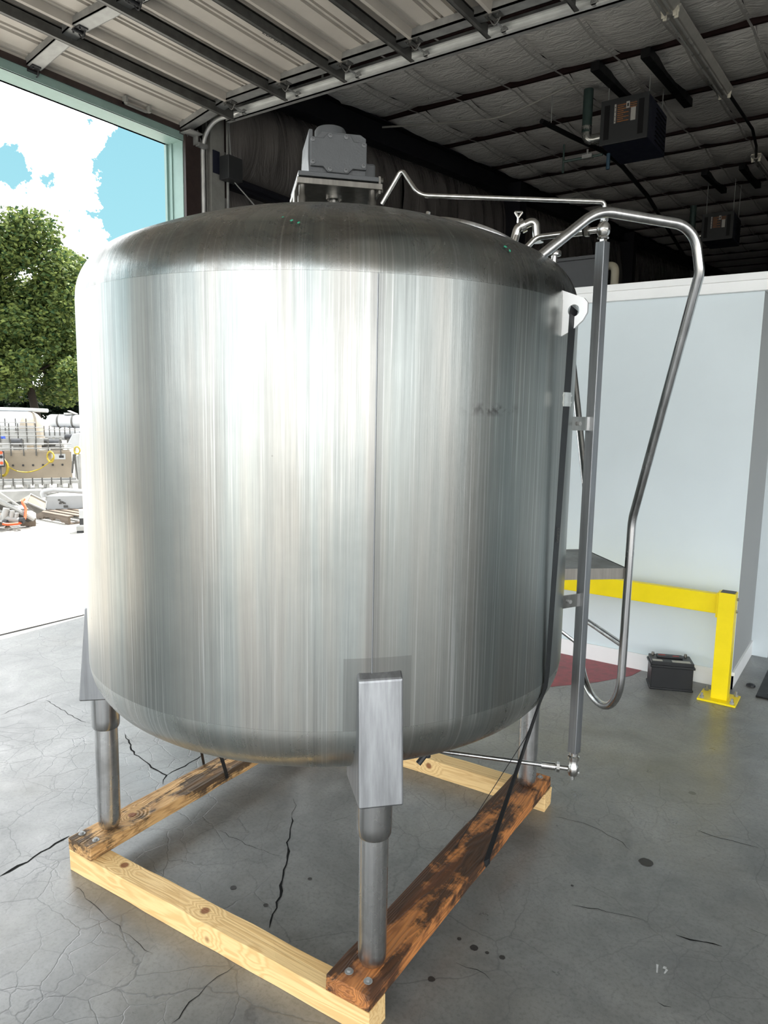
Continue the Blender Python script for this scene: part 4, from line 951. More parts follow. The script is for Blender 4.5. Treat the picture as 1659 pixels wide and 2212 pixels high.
def heater(o, label):
    x, y, z = o; h = empty('unit_heater', o, label, 'heater', 'ceiling hung unit heaters')
    w, d_, hh = .485, .74, .44
    mb = MB(); mb.box((x, y + .02, z + .015), (x + w, y + d_, z + hh)); mb.build('cabinet', M['heaterdark'], h, bevel=.006)
    mb = MB(); mb.box((x - .006, y, z), (x + w + .006, y + .022, z + hh + .006)); fp = mb.build('front_panel', M['heater'], h, bevel=.004)
    for a in (.035, w - .095):
        mb = MB(); mb.box((x + a, y - .004, z + .05), (x + a + .055, y + .004, z + hh - .05)); sl_ = mb.build('grille', M['blackmetal'], h)
        
    mb = MB(); mb.box((x + .155, y - .003, z + .20), (x + .375, y - .0005, z + .385)); mb.build('label_sheet', M['labeldark'], fp)
    mb = MB()
    for k in range(9): mb.box((x + .172, y - .0038, z + .205 + k * .02), (x + (.235 if k % 2 else .29), y - .0032, z + .212 + k * .02))
    for k in range(3): mb.box((x + .30, y - .0038, z + .325 + k * .02), (x + .37, y - .0032, z + .331 + k * .02))
    mb.build('print_lines', M['orange'], fp)
    for (a0, c0, a1, c1) in ((.140, .197, .158, .385), (.262, .325, .297, .39), (.312, .195, .362, .322)):
        mb = MB(); mb.box((x + a0, y - .0042, z + c0), (x + a1, y - .0036, z + c1)); mb.build('white_label', M['label'], fp)
    for (a0, c0, a1, c1) in [(.145, .215 + k * .045, .153, .223 + k * .045) for k in range(4)] + [(.272, .34, .288, .372)]:
        mb = MB(); mb.box((x + a0, y - .0050, z + c0), (x + a1, y - .0044, z + c1)); mb.build('print_mark', M['black'], fp)
    for a, b in ((.03, .12), (w - .03, .12), (w - .03, d_ - .1)): mb = MB(); mb.cyl((x + a, y + b, z + hh), (x + a, y + b, ceil_z(y + b) - .05), .006, 6); mb.build('hanger_rod', M['galv'], h)
    for k in range(8): mb = MB(); zz = z + .06 + k * .045; mb.box((x + w, y + .30, zz), (x + w + .012, y + d_ - .05, zz + .006)); mb.build('louvre', M['blackmetal'], h)
    # flue
    mb = MB(); mb.tube([(x - .17, y + .05, z + .18), (x - .17, y + .05, z + .62)], .052, 16); mb.build('flue', M['duct'], h)
    mb = MB(); mb.tube(fillet([(x + .0, y + .10, z + .12), (x - .17, y + .06, z + .10), (x - .17, y + .05, z + .24)], .09, 4), .054, 16); mb.build('flue_elbow', M['ductbright'], h)
    mb = MB(); mb.cyl((x - .17, y + .05, z + .23), (x - .17, y + .05, z + .245), .057, 16); mb.build('flue_collar', M['ductbright'], h)
    return h
heater((-2.775, 7.98, 4.665), 'nearer dark grey unit heater hanging from the ceiling at upper right')
heater((-2.87, 13.6, 4.80), 'farther dim unit heater hanging above the white room')
# gas pipe and valve, curved cable tray, white cable, hanger
gp = [P(1170, 262, 8.3), P(1235, 298, 8.9), P(1310, 334, 9.6), P(1345, 360, 10.2), P(1400, 425, 11.6), P(1440, 490, 13.4), P(1490, 575, 15.8)]
gp = [(p.x, p.y, 4.98) for p in [G(1170, 262, 4.98), G(1235, 295, 4.98), G(1310, 330, 4.98), G(1345, 360, 4.98), G(1400, 425, 4.98), G(1440, 490, 4.98), G(1480, 555, 4.98)]]
gpo = empty('black_pipe', gp[0], 'long black curved pipe hanging under the ceiling below the heater', 'pipe')
mb = MB(); mb.tube(fillet(gp, 1.5, 4), .028, 8); mb.build('pipe', M['blackmetal'], gpo)
for q in (0, 1): p = Vector(gp[q]); p = p + (Vector(gp[q + 1]) - p) * .3; mb = MB(); mb.cyl(p, (p.x, p.y, ceil_z(p.y)), .006, 6); mb.build('hanger_rod', M['galv'], gpo)
vp = empty('gas_line', (-3.0, 8.05, 4.6), 'short grey gas line with valve beside the nearer heater', 'pipe')
mb = MB(); mb.tube([(-3.2, 8.05, 4.60), (-2.76, 8.05, 4.60)], .014, 8); mb.build('pipe', M['duct'], vp)
mb = MB(); mb.box((-2.98, 8.02, 4.585), (-2.87, 8.08, 4.625)); mb.cyl((-2.93, 8.05, 4.62), (-2.93, 8.05, 4.68), .012, 8); mb.build('valve', M['galv'], vp)
mb = MB(); mb.cyl((-3.2, 8.05, 4.48), (-3.2, 8.05, 4.78), .012, 8); mb.build('drop_pipe', M['duct'], vp)
mb = MB(); mb.cyl((-2.72, 8.12, 4.46), (-2.72, 8.12, 4.62), .02, 10); mb.build('drip_leg', simple('blue drip leg', (.03, .07, .11), .5), vp)
wc = [P(826, 275, 8.9), P(930, 268, 8.6), P(1060, 258, 8.2), P(1100, 247, 8.1), P(1180, 210, 7.95), P(1228, 186, 7.9), P(1262, 176, 7.9)]
mb = MB(); mb.tube(fillet(wc, 1.2, 5), .011, 8); mb.build('white_conduit', simple('pale conduit', (.22, .215, .2), .45), None, 'pale curved conduit running along the ceiling to the heater flue', 'conduit')
# fluorescent strip lights (off)
def strip_light(x, ya, yb, label):
    t = empty('strip_light', (x, ya, 5.0), label, 'light fixture', 'unlit fluorescent strip lights')
    za, zb = ceil_z(ya) - .13, ceil_z(yb) - .13; fr = frame((x, ya, za), (0, yb - ya, zb - za), (0, 0, 1)); L = math.hypot(yb - ya, zb - za)
    mb = MB(); Mx = fr @ Matrix(((0, 0, 1, 0), (1, 0, 0, 0), (0, 1, 0, 0), (0, 0, 0, 1)))
    mb.prism([(-.08, .045), (-.04, 0), (.04, 0), (.08, .045), (.08, .06), (-.08, .06)], 0, L, Mx); mb.build('housing', simple('dusty white housing', (.42, .41, .38), .5), t, bevel=.003)
    for s_ in (-.025, .025): mb = MB(); mb.tube([fr @ Vector((.03, s_, -.022)), fr @ Vector((L - .03, s_, -.022))], .011, 10); mb.build('tube_lamp', simple('unlit tube', (.36, .36, .34), .3), t)
    for e in (0, L - .012):
        mb = MB(); mb.box((e, -.068, .0), (e + .012, .068, .075), fr); mb.box((e, -.062, -.04), (e + .012, -.03, .005), fr); mb.box((e, .03, -.04), (e + .012, .062, .005), fr); mb.build('end_socket', simple('ivory socket', (.8, .76, .64), .5), t, bevel=.004)
    return t
strip_light(-1.765, 6.62, 9.0, 'long unlit strip light at the upper right behind the ivory bracket')
strip_light(-1.765, 4.15, 6.58, 'long unlit strip light leaving the top of the frame at the right')
strip_light(-1.9, 12.2, 14.6, 'distant unlit strip light near the right edge above the farther heater')
mb = MB(); mb.tube(fillet([(-1.74, 9.02, ceil_z(9) - .1), (-1.72, 10.6, ceil_z(10.6) - .12), (-1.8, 11.5, ceil_z(11.5) - .12), (-1.9, 12.2, ceil_z(12.2) - .1)], .2, 4), .018, 8); mb.build('black_cable', M['blackmetal'], None, 'black cable between the strip lights under the ceiling', 'cable')

# ================================================================== YARD BEYOND THE DOOR
def ybox(mb, p0, p1, D0, D1=None, depth=.3):
    """box whose front face spans two image corners at distance D, standing in the yard"""
    a, b = P(p0[0], p1[1], D0), P(p1[0], p1[1], D1 or D0); top = P(p0[0], p0[1], D0); h = top.z - a.z
    ex = Vector((b.x - a.x, b.y - a.y, 0)); fr = frame(a, ex); mb.box((0, 0, 0), (ex.length, depth, h), fr); return fr, ex.length, h
# large horizontal steel tank with dished end
ht = empty('horizontal_tank', P(20, 935, 24).xy.to_3d(), 'big white horizontal tank with a domed steel end lying in the yard', 'tank')
cen = P(66, 934, 21.5); axd = Vector((-.86, -.12, 0)).normalized() if 0 else (P(-400, 925, 25) - cen).normalized(); axd.z = 0; rT = cen.z and (P(66, 889, 21.5).z - cen.z)
FRt = frame(cen, Vector((0, 0, 1)), axd)
rT = P(66, 889, 21.5).z - cen.z
mb = MB(); mb.lathe([(rT * .999, 0), (rT, .05), (rT, 9)], (0, 0), 40, M=FRt); mb.build('shell', M['lotwhite'], ht)
mb = MB(); mb.lathe([(rT, 0), (rT * .985, -.06), (rT * .93, -.12), (rT * .7, -.2), (rT * .4, -.25), (.001, -.27)], (0, 0), 40, M=FRt); mb.build('dished_end', M['lotwarm'], ht, label='warm grey dished steel end')
mb = MB()
for k in (1, 4, 7): q = cen + axd * k; fr = frame((q.x, q.y, 0), axd); mb.box((-.1, -rT * .8, 0), (.1, rT * .8, cen.z - rT * .55), fr)
mb.build('cradle', M['lotgrey'], ht)
mb = MB(); q0 = cen + Vector((0, 0, rT + .05)); mb.tube([q0 + axd * .3 , q0 + axd * 4], .05, 8); mb.tube([q0 + axd * .3, q0 + axd * -.5 + Vector((0, 0, -.02))], .05, 8); mb.build('top_pipe', M['lotwhite'], ht)
# second horizontal tanker
c2 = P(112, 909, 27); a2 = (P(260, 905, 26) - c2); a2.z = 0; a2.normalize(); r2 = P(112, 895, 27).z - c2.z; F2 = frame(c2, (0, 0, 1), a2)
tk = empty('tank_trailer', (c2.x, c2.y, 0), 'smaller white tank trailer with a raised hatch behind the machines', 'tank')
mb = MB(); mb.lathe([(.001, -.15), (r2 * .6, -.13), (r2 * .9, -.07), (r2, 0), (r2, 3.2)], (0, 0), 32, M=F2); mb.build('shell', M['lotwhite'], tk)
for k in (.25, .75, 1.5): mb = MB(); mb.lathe([(r2 + .01, k), (r2 + .015, k + .03), (r2 + .01, k + .06)], (0, 0), 32, M=F2); mb.build('hoop', M['lotgrey'], tk)
h0 = c2 + a2 * .6 + Vector((0, 0, r2)); mb = MB(); mb.box((0, -.1, 0), (.28, .1, .02), frame(h0 + Vector((0, 0, .12)), a2 + Vector((0, 0, -.4)))); mb.cyl(h0, h0 + Vector((0, 0, .06)), .16, 14); mb.build('hatch', M['lotgear'], tk)
mb = MB(); fr = frame((c2.x, c2.y, 0), a2); mb.box((0, -.35, c2.z - r2 - .12), (3.2, .35, c2.z - r2 - .02), fr); mb.build('frame_rail', M['lotwhite'], tk)
for k in (1.9, 2.4): mb = MB(); q = c2 + a2 * k; mb.lathe([(.001, -.1), (.42, -.1), (.42, .1), (.001, .1)], (0, 0), 20, M=frame((q.x, q.y, .42), (0, 0, 1), Vector((-a2.y, a2.x, 0)))); mb.build('wheel', M['lotdark'], tk)
mb = MB(); mb.box((0, -.37, c2.z - .18), (.45, -.36, c2.z), frame((c2.x, c2.y, 0) + a2 * 0 if 0 else Vector((c2.x, c2.y, 0)) + a2 * 1.15, a2)); mb.build('marker_plate', simple('amber plate', (.7, .4, .12)), tk)
# long conveyor with side panel
def conveyor(name, label, xa, xb, ytop, ybot, D, leg_to, panel, dep=.6, posts=6, rails=2, group=None, matp=None, seed=1):
    rnd = random.Random(seed)
    a, b = P(xa, ybot, D), P(xb, ybot, D); a.z = b.z = (a.z + b.z) / 2; ex = (b - a); L = ex.length; fr = frame((a.x, a.y, 0), ex); zb = a.z; zt = zb + (P((xa + xb) / 2, ytop, D).z - P((xa + xb) / 2, ybot, D).z)
    t = empty(name, (a.x, a.y, 0), label, 'conveyor', group)
    mb = MB(); mb.box((0, 0, zb), (L, .03, zt), fr); mb.box((0, dep - .03, zb), (L, dep, zt), fr); mb.build('side_panel', matp or M['lotwarm'], t)
    mb = MB(); mb.box((0, .03, zt - .06), (L, dep - .03, zt - .04), fr); mb.build('belt', M['lotgrey'], t)
    for k in range(posts):
        x = L * (k + .3) / posts; mb = MB(); mb.box((x - .025, .02, 0), (x + .025, .07, zb), fr); mb.build('leg', M['lotgear'], t)
        mb = MB(); mb.box((x - .025, dep - .07, 0), (x + .025, dep - .02, zb), fr); mb.build('leg', M['lotgear'], t)
    mb = MB(); mb.box((0, .02, zb * .35), (L, .06, zb * .35 + .05), fr); mb.build('stretcher', M['lotgear'], t)
    for r_ in range(rails):
        z = zt + .07 + .09 * r_; mb = MB(); mb.tube([fr @ Vector((0, -.02, z)), fr @ Vector((L, -.02, z))], .014, 6); mb.build('guide_rail', M['lotgear'], t)
    for k in range(posts + 2):
        x = L * (k + .1) / (posts + 2); mb = MB(); mb.box((x - .012, -.03, zt - .08), (x + .012, -.015, zt + .07 + .09 * rails), fr); mb.build('rail_post', M['lotgrey'], t)
    return t, fr, L, zb, zt
cA, frA, LA, zbA, ztA = conveyor('panel_conveyor', 'long conveyor with a tan stainless side panel and yellow cords', -60, 157, 976, 1037, 16.3, 0, True, seed=3)
for k in range(7):
    x = LA * (.3 + .1 * k); mb = MB(); mb.cyl(frA @ Vector((x, 0, zbA + .3)), frA @ Vector((x, -.012, zbA + .3)), .022, 8); mb.build('bolt', M['lotdark'], cA)
mb = MB(); mb.box((LA - .38, -.006, ztA - .16), (LA - .12, -.001, ztA - .05), frA); pl = mb.build('data_plate', M['lotwhite'], cA); mb = MB(); mb.box((LA - .24, -.009, ztA - .13), (LA - .15, -.0065, ztA - .08), frA); mb.build('print', M['lotdark'], pl)
# yellow cord coils
def coil(c, r, n, label, seed, hang=1.25):
    rnd = random.Random(seed); pts = []
    for i in range(n * 16 + 1):
        t = 2 * PI * i / 16; rr = r * (1 + .14 * math.sin(i * .37 + seed)); pts.append(Vector(c) + CR * (rr * math.cos(t) * .8) + Vector((0, 0, rr * hang * math.sin(t))) - Vector((CF.x, CF.y, 0)) * (.015 * math.sin(i * 1.3) + .05))
    return pts
mb = MB(); pA_ = coil(P(111, 987, 16.15), .085, 5, '', 2); pB_ = [P(105, 1000, 16.15), P(85, 1014, 16.15), P(60, 1021, 16.15), P(35, 1018, 16.15), P(18, 1008, 16.15)]
mb.tube(pA_ + fillet(pB_, .4, 4), .011, 6); mb.build('yellow_cord', M['cordyellow'], None, 'yellow cord coil hung on the tan conveyor panel', 'cord', 'yellow cords on the conveyor')
mb = MB(); mb.tube(coil(P(8, 1008, 16.1), .14, 6, '', 5, 1.2), .014, 6); mb.build('yellow_cord', M['cordyellow'], None, 'thick yellow cord coil under the control box at the left edge', 'cord', 'yellow cords on the conveyor')
mb = MB(); mb.tube(coil(P(168, 972, 15.6), .07, 4, '', 9, 1.0), .012, 6); mb.build('yellow_cord', M['cordyellow'], None, 'small yellow cord coil at conveyor end beside the big tank', 'cord', 'yellow cords on the conveyor')
# control box
mb = MB(); fr, w, h = ybox(mb, (-8, 974), (11, 1009), 15.9, depth=.2); cbx = mb.build('control_box', M['lotdark'], None, 'dark framed control box on the conveyor at the left edge', 'control box', bevel=.01)
mb = MB(); mb.box((.02, -.012, .03), (w - .02, -.002, h - .03), fr); mb.build('face', M['lotwhite'], cbx)
for (z, mm) in ((.08, 'cordorange'), (.2, 'black'), (.28, 'cordorange')): mb = MB(); q = Vector((w * .62, -.012, z)); mb.cyl(fr @ q, fr @ (q + Vector((0, -.03, 0))), .03, 10); mb.build('button', M[mm], cbx)
mb = MB(); mb.box((w * .4, .05, -(P(0, 1009, 15.9).z)), (w * .6, .15, 0), fr); mb.build('stand', M['lotgrey'], cbx)
# more conveyors stacked in rows behind
conveyor('packing_conveyor', 'upper white conveyor with railings at far left of the yard', -60, 78, 927, 948, 19.0, 0, True, posts=4, seed=5, matp=M['lotgear'])
conveyor('packing_conveyor', 'low white conveyor with guide rails in the middle row of the yard', -60, 95, 948, 962, 17.8, 0, True, posts=6, seed=6, matp=M['lotgear'], rails=3)
conveyor('packing_conveyor', 'short white conveyor with rails behind the domed tank end', 95, 172, 934, 944, 20.0, 0, True, posts=5, seed=7, matp=M['lotwhite'], rails=1)
conveyor('bench_frame', 'long pale bench frame under the tan conveyor panel', -60, 170, 1040, 1047, 14.9, 0, True, posts=9, seed=8, matp=M['lotgear'], rails=0)
PCV = [o_ for o_ in bpy.data.objects if o_.name.startswith('packing_conveyor')]
# small motors / gearmotors on the rows
for i, (x, y, D, s_, mm, lb) in enumerate(((98, 953, 18.2, .12, 'lotgrey', 'grey motor on conveyors left of the slate motor'), (120, 958, 18.0, .16, 'lotdark', 'slate motor in the middle of the machine row'), (130, 966, 17.6, .09, 'lotgrey', 'small grey motor right of the slate motor'), (38, 955, 17.5, .13, 'lotdark', 'black motor on the left conveyor row'),
                                      (4, 946, 18.2, .08, 'blue', 'small blue switch box at the left edge'), (152, 944, 19.6, .12, 'lotdark', 'dark motor near the tank trailer wheels'))):
    c = P(x, y, D); o = PCV[(1, 1, 1, 1, 1, 2)[i]]; mb = MB(); ax = Vector((.8, .5, 0)).normalized()
    mb.cyl(c - ax * s_, c + ax * s_ * .7, s_ * .6, 12); mo_ = mb.build('gear_motor', M[mm], o); mb = MB(); mb.box((-s_ * .5, -s_ * .5, -s_ * 1.5), (s_ * .5, s_ * .5, -s_ * .3), frame(c, ax)); mb.build('foot', M['lotgrey'], mo_)
# white hopper right
hp = MB(); A = [P(140, 968, 17.4), P(170, 968, 17.4), P(172, 935, 17.4), P(156, 937, 17.4)]; bk = Vector((CF.x, CF.y, 0)).normalized() * .35
hp.add([*A, *[q + bk for q in A]], [(0, 1, 2, 3), (7, 6, 5, 4), (0, 4, 5, 1), (1, 5, 6, 2), (2, 6, 7, 3), (3, 7, 4, 0)]); hp.build('hopper', M['lotwhite'], None, 'white sloping hopper at the right end of the machine row', 'hopper', bevel=.02)
# lower grey steel sheet
mb = MB(); ybox(mb, (-30, 1063), (92, 1085), 14.0, depth=.3); mb.build('steel_trough', M['lotgear'], None, 'low stainless trough behind the tilted chute', 'trough')
# white machine on its pallet
wm = empty('white_machine', G(130, 1118), 'white boxy machine with slanted end on a pallet beside the tank', 'machine')
Dm = 13.0; front = [P(104, 1104, Dm), P(200, 1097, Dm), P(200, 1070, Dm), P(98, 1072, Dm), P(96, 1094, Dm)]; bk = Vector((CF.x, CF.y, 0)).normalized() * .5
mb = MB(); n = len(front); mb.add([*front, *[q + bk for q in front]], [tuple(range(n)), tuple(range(2 * n - 1, n - 1, -1))] + [(i, n + i, n + (i + 1) % n, (i + 1) % n) for i in range(n)]); mb.build('body', M['lotwhite'], wm, bevel=.01)
mb = MB(); mb.tube(fillet([P(95, 1074, Dm), P(90, 1062, Dm), P(115, 1058, Dm), P(200, 1063, Dm)], .1, 5), .04, 10); mb.build('top_rail', M['lotwhite'], wm)
mb = MB(); f0 = [P(96, 1096, Dm + .02), P(104, 1106, Dm + .02), P(200, 1099, Dm + .02), P(200, 1105, Dm + .02), P(106, 1109, Dm + .02)]; mb.add([*f0, *[q + bk for q in f0]], [(0, 1, 2, 3, 4), (9, 8, 7, 6, 5)] + [(i, 5 + i, 5 + (i + 1) % 5, (i + 1) % 5) for i in range(5)]); mb.build('dark_base', M['lotdark'], wm)
mb = MB()
for (x, y) in ((128, 1080), (132, 1084), (136, 1085), (130, 1087), (139, 1087)): mb.box((-.02, -.006, -.012), (.02, 0, .012), frame(P(x, y, Dm - .01), CR))
mb.build('fitting', M['lotgrey'], wm)
mb = MB(); mb.box((-.045, -.006, -.02), (.045, 0, .02), frame(P(141, 1094, Dm - .01), CR)); mb.build('data_plate', M['lotgrey'], wm)
def pallet(label, g, ang, L=1.2, Wd=1.0):
    t = empty('pallet', g, label, 'pallet', 'wooden pallets in the yard'); fr = frame(g, (math.cos(ang), math.sin(ang), 0))
    for k in range(7): mb = MB(); mb.box((0, k * Wd / 7, .11), (L, k * Wd / 7 + .09, .13), fr); mb.build('deck_board', M['pallet'], t)
    for y_ in (0, Wd / 2 - .04, Wd - .09):
        mb = MB(); mb.prism([(0, .015), (.2, .015), (.24, .055), (.42, .055), (.46, .015), (L - .46, .015), (L - .42, .055), (L - .24, .055), (L - .2, .015), (L, .015), (L, .108), (0, .108)], y_, y_ + .04, fr @ Matrix(((1, 0, 0, 0), (0, 0, 1, 0), (0, 1, 0, 0), (0, 0, 0, 1)))); mb.build('stringer', M['pallet'], t)
    for x_ in (0, L - .1): mb = MB(); mb.box((x_, 0, 0), (x_ + .1, Wd, .014), fr); mb.build('bottom_board', M['pallet'], t)
    return t
g1 = G(-45, 1150); g2 = G(78, 1136); pallet('brown wooden pallet at the left edge under the tilted conveyor frame', g1, math.atan2(g2.y - g1.y, g2.x - g1.x), (g2 - g1).length)
g1 = G(78, 1120); g2 = G(140, 1132); pallet('grey pallet under the white machine beside the tank', g1, math.atan2(g2.y - g1.y, g2.x - g1.x), (g2 - g1).length + .1, 1.1)
# tilted chute box
ch = empty('chute', G(70, 1115), 'tilted open stainless box chute on the machine frame', 'chute'); Dc = 12.4
q = [P(40, 1082, Dc), P(66, 1066, Dc), P(99, 1082, Dc), P(96, 1102, Dc), P(60, 1109, Dc - .2) if 0 else P(78, 1110, Dc - .25), P(57, 1086, Dc - .25)]
mb = MB(); a, b, c3, d3, e3 = P(66, 1067, Dc + .3), P(99, 1083, Dc + .3), P(97, 1101, Dc + .1), P(55, 1086, Dc), P(66, 1067, Dc + .3)
mb.add([P(66, 1067, Dc + .1), P(100, 1084, Dc + .1), P(97, 1102, Dc), P(58, 1085, Dc), P(42, 1081, Dc + .3), P(60, 1088, Dc - .1)], [(0, 1, 2, 3), (0, 3, 5, 4)]); mb.build('inner_wall', M['lotwarm'], ch)
mb = MB(); mb.add([P(58, 1085, Dc), P(97, 1102, Dc), P(80, 1110, Dc + .15), P(54, 1094, Dc + .15), P(58, 1085, Dc + .02), P(97, 1102, Dc + .02)], [(0, 1, 2, 3)]); mb.build('bottom_wall', M['lotgrey'], ch)
mb = MB(); mb.tube([P(66, 1067, Dc + .1), P(100, 1084, Dc + .1), P(97, 1102, Dc), P(58, 1085, Dc)], .014, 6, closed=True); mb.build('rim', M['lotgear'], ch)
# tilted conveyor frame with rollers on the left pallet
tf = empty('roller_frame', G(30, 1138), 'tilted stainless roller conveyor frame lying on the brown pallet', 'conveyor'); Df = 11.9
mb = MB(); bkk = Vector((CF.x, CF.y, 0)).normalized() * .25
for (a, b, r_) in (((-10, 1077), (74, 1122), .035), ((-10, 1100), (20, 1112), .02), ((0, 1065), (40, 1092), .014), ((10, 1092), (40, 1098), .012)): mb.tube([P(*a, Df), P(*b, Df)], r_, 8)
mb.build('side_rail', M['lotgear'], tf)
mb = MB(); A = [P(-10, 1084, Df + .05), P(72, 1124, Df + .05), P(60, 1128, Df + .1), P(-10, 1100, Df + .1)]; mb.add([*A, *[q_ + bkk * .2 for q_ in A]], [(0, 1, 2, 3), (7, 6, 5, 4), (0, 4, 5, 1), (1, 5, 6, 2), (2, 6, 7, 3), (3, 7, 4, 0)]); mb.build('side_plate', M['lotgrey'], tf)
for (a, b, r_) in (((14, 1098), (5, 1128), .045), ((26, 1103), (24, 1122), .035), ((36, 1108), (34, 1124), .03), ((0, 1118), (42, 1124), .04)): mb = MB(); mb.tube([P(*a, Df - .1), P(*b, Df - .1)], r_, 10); mb.build('roller', M['lotgear'], tf)
for (a, r_) in (((43, 1124), .045), ((7, 1129), .04)): mb = MB(); c = P(*a, Df - .16); mb.cyl(c, c + CR * .06, r_, 10); mb.build('roller_end', M['black'], tf)
mb = MB(); mb.tube(fillet([P(52, 1078, 12.0), P(47, 1084, 11.95), P(56, 1098, 11.9), P(54, 1120, 11.8), P(44, 1131, 11.7), P(14, 1133, 11.65), P(5, 1131, 11.65)], .12, 6), .02, 8); mb.build('orange_hose', M['cordorange'], None, 'bright orange hose draped over the roller conveyor frame', 'hose')
# small steel foot stand by the tank edge
sf = empty('machine_foot', G(175, 1150), 'white and black machine foot standing just left of the tank', 'machine foot'); Ds = 11.2
for (y0, y1, mm, w0) in ((1103, 1120, 'lotwhite', 171), (1120, 1134, 'lotdark', 172), (1134, 1140, 'lotwhite', 172), (1138, 1147, 'lotgear', 165), (1147, 1152, 'lotdark', 166)):
    mb = MB(); ybox(mb, (w0, y0), (186, y1), Ds, depth=.18); mb.build('block', M[mm], sf)
# posts / diagonal ropes at the end of the conveyor
ps = empty('end_posts', G(160, 1062), 'pair of slanting dark and pale posts at the end of the conveyor', 'post')
for (a, b, r_, mm) in (((159, 981), (156, 1022), .02, 'lotgrey'), ((161, 981), (172, 1050), .025, 'lotgrey'), ((166, 985), (173, 1062), .03, 'lotgear'), ((172, 980), (174, 1062), .03, 'lotgear')): mb = MB(); mb.tube([P(*a, 15.6), P(*b, 15.6)], r_, 8); mb.build('post', M[mm], ps)
# far sign building
fbd = empty('kiosk', P(158, 893, 55).xy.to_3d(), 'small grey building with a blue sign band beside the trees', 'building')
mb = MB(); fr, w, h = ybox(mb, (145, 873), (190, 900), 50, depth=3); mb.box((0, 0, -1.2), (w, 3, 0), fr); mb.build('walls', M['roof'], fbd)
mb = MB(); ybox(mb, (153, 875), (190, 881), 49.9, depth=.1); mb.build('sign_band', M['blue'], fbd)
for x in (156, 164): mb = MB(); ybox(mb, (x, 883), (x + 4, 893), 49.9, depth=.1); mb.build('window', M['lotdark'], fbd)

# ---- trees
def leafmat(name, a, b):
    m_, nt, bs = newmat(name); oi = N(nt, 'ShaderNodeNewGeometry').outputs['Random Per Island']
    rp = N(nt, 'ShaderNodeValToRGB'); rp.color_ramp.elements[0].color = (*a, 1); rp.color_ramp.elements[1].color = (*b, 1); nt.links.new(oi, rp.inputs[0])
    nt.links.new(rp.outputs[0], bs.inputs['Base Color']); bs.inputs['Roughness'].default_value = .6; bs.inputs['Specular IOR Level'].default_value = .2
    tr = N(nt, 'ShaderNodeBsdfTranslucent'); nt.links.new(rp.outputs[0], tr.inputs[0]); mx = N(nt, 'ShaderNodeMixShader'); mx.inputs[0].default_value = .35
    nt.links.new(bs.outputs[0], mx.inputs[1]); nt.links.new(tr.outputs[0], mx.inputs[2]); nt.links.new(mx.outputs[0], nt.nodes['Material Output'].inputs[0]); return m_
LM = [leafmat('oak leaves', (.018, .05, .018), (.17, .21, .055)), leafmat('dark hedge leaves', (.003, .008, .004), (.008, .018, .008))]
BK = simple('bark', (.02, .014, .010), .9, 0, .3, 12)
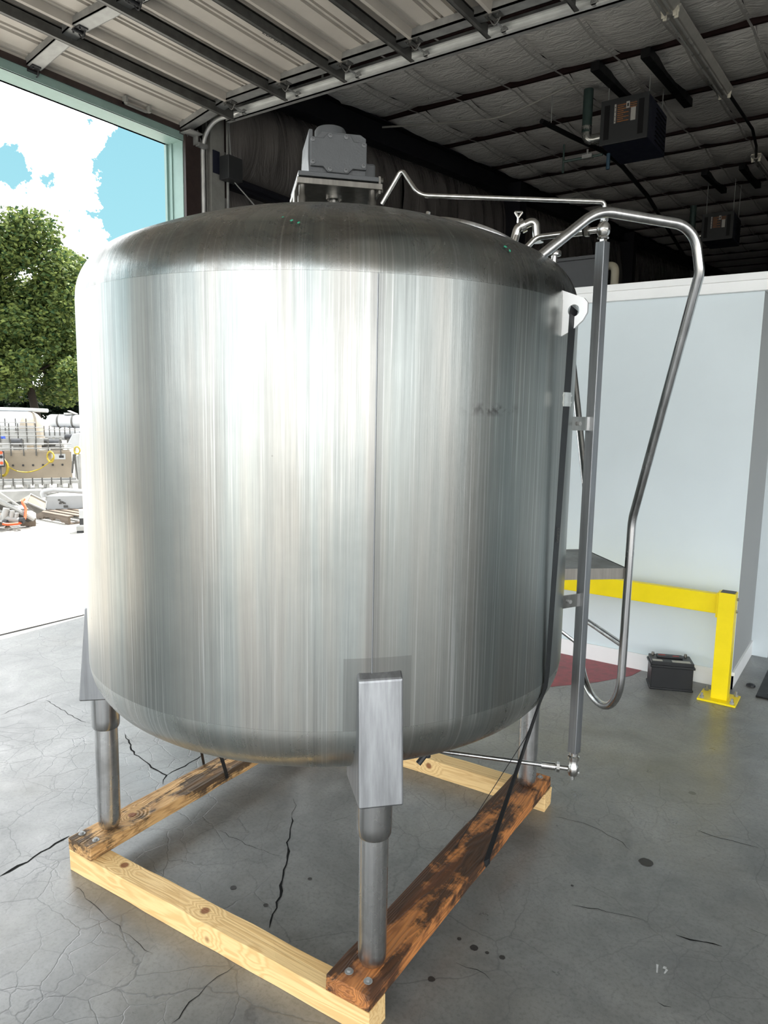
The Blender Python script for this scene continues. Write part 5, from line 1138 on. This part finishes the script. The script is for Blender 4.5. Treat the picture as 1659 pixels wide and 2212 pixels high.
def tree(label, base, clumps, nleaf, ls, mat, trunk_r, seed, cat='tree', name='leafy_tree'):
    rnd = random.Random(seed); t = empty(name, base, label, cat)
    vs, fs = [], []; tot = sum(c[1] ** 2 for c in clumps)
    for c, r in clumps:
        for _ in range(int(nleaf * r * r / tot)):
            d_ = Vector((rnd.gauss(0, 1), rnd.gauss(0, 1), rnd.gauss(0, 1))).normalized(); rr = r * (rnd.random() ** .38)
            rr *= 1 + .22 * mnoise.noise(d_ * 2.5 + c)
            p = Vector(c) + Vector((d_.x * rr, d_.y * rr, d_.z * rr * .85)); u_ = Vector((rnd.gauss(0, 1), rnd.gauss(0, 1), rnd.gauss(0, .5))).normalized(); w_ = u_.cross(Vector((rnd.gauss(0, 1), rnd.gauss(0, 1), rnd.gauss(0, 1)))).normalized(); s_ = ls * rnd.uniform(.6, 1.4)
            b0 = len(vs); vs += [p - u_ * s_, p + w_ * s_ * .55, p + u_ * s_, p - w_ * s_ * .55]; fs.append((b0, b0 + 1, b0 + 2, b0 + 3))
    L = wloc(t); me = bpy.data.meshes.new('foliage'); me.from_pydata([v_ - L for v_ in vs], [], fs); me.materials.append(mat); o = bpy.data.objects.new('foliage', me); COL.objects.link(o); o.parent = t; o['kind'] = 'stuff'
    top = max(clumps, key=lambda c: c[0].z)[0]
    mb = MB(); mb.tube([base, Vector(base).lerp(top, .35), Vector(base).lerp(top, .75)], [trunk_r, trunk_r * .7, trunk_r * .2], 10)
    for c, r in clumps[::3]: s0 = Vector(base).lerp(top, .3 + .3 * rnd.random()); mb.tube([s0, s0.lerp(c, .5) + Vector((0, 0, .3)), c], [trunk_r * .35, trunk_r * .22, trunk_r * .06], 7)
    mb.build('trunk', BK, t); return t
rnd = random.Random(4); DT = 38
def crown(outline, n, D, rlo, rhi, seed, spread=3.0):
    rnd = random.Random(seed); out = []
    for _ in range(n):
        while True:
            x, y = rnd.uniform(outline[0], outline[1]), rnd.uniform(outline[2], outline[3])
            if outline[4](x, y): break
        out.append((P(x, y, D + rnd.uniform(-spread, spread)), rnd.uniform(rlo, rhi)))
    return out
def inside(x, y):   # crown outline of the big oak in the photograph
    pts = [(445, 85), (480, 115), (520, 140), (570, 160), (640, 180), (870, 195)]
    lim = next((b[1] if y <= b[0] else None for b in pts if y <= b[0]), 195)
    for (ya, xa), (yb, xb) in zip(pts, pts[1:]):
        if ya <= y <= yb: lim = xa + (xb - xa) * (y - ya) / (yb - ya)
    return x < lim - 12 and y > 478 - .0 * x + (abs(x - 50) * .35 if x < 50 else (x - 50) * .15)
tree('tall full green oak tree rising above the yard at the left', P(90, 890, DT).xy.to_3d(), crown((-150, 185, 470, 850, inside), 95, DT, .7, 1.35, 1), 110000, .10, LM[0], .22, 11)
tree('darker tree crown behind the oak near the kiosk', P(230, 890, 50).xy.to_3d(), crown((170, 330, 600, 850, lambda x, y: True), 26, 50, 1.2, 2.0, 6), 26000, .13, LM[0], .3, 12)
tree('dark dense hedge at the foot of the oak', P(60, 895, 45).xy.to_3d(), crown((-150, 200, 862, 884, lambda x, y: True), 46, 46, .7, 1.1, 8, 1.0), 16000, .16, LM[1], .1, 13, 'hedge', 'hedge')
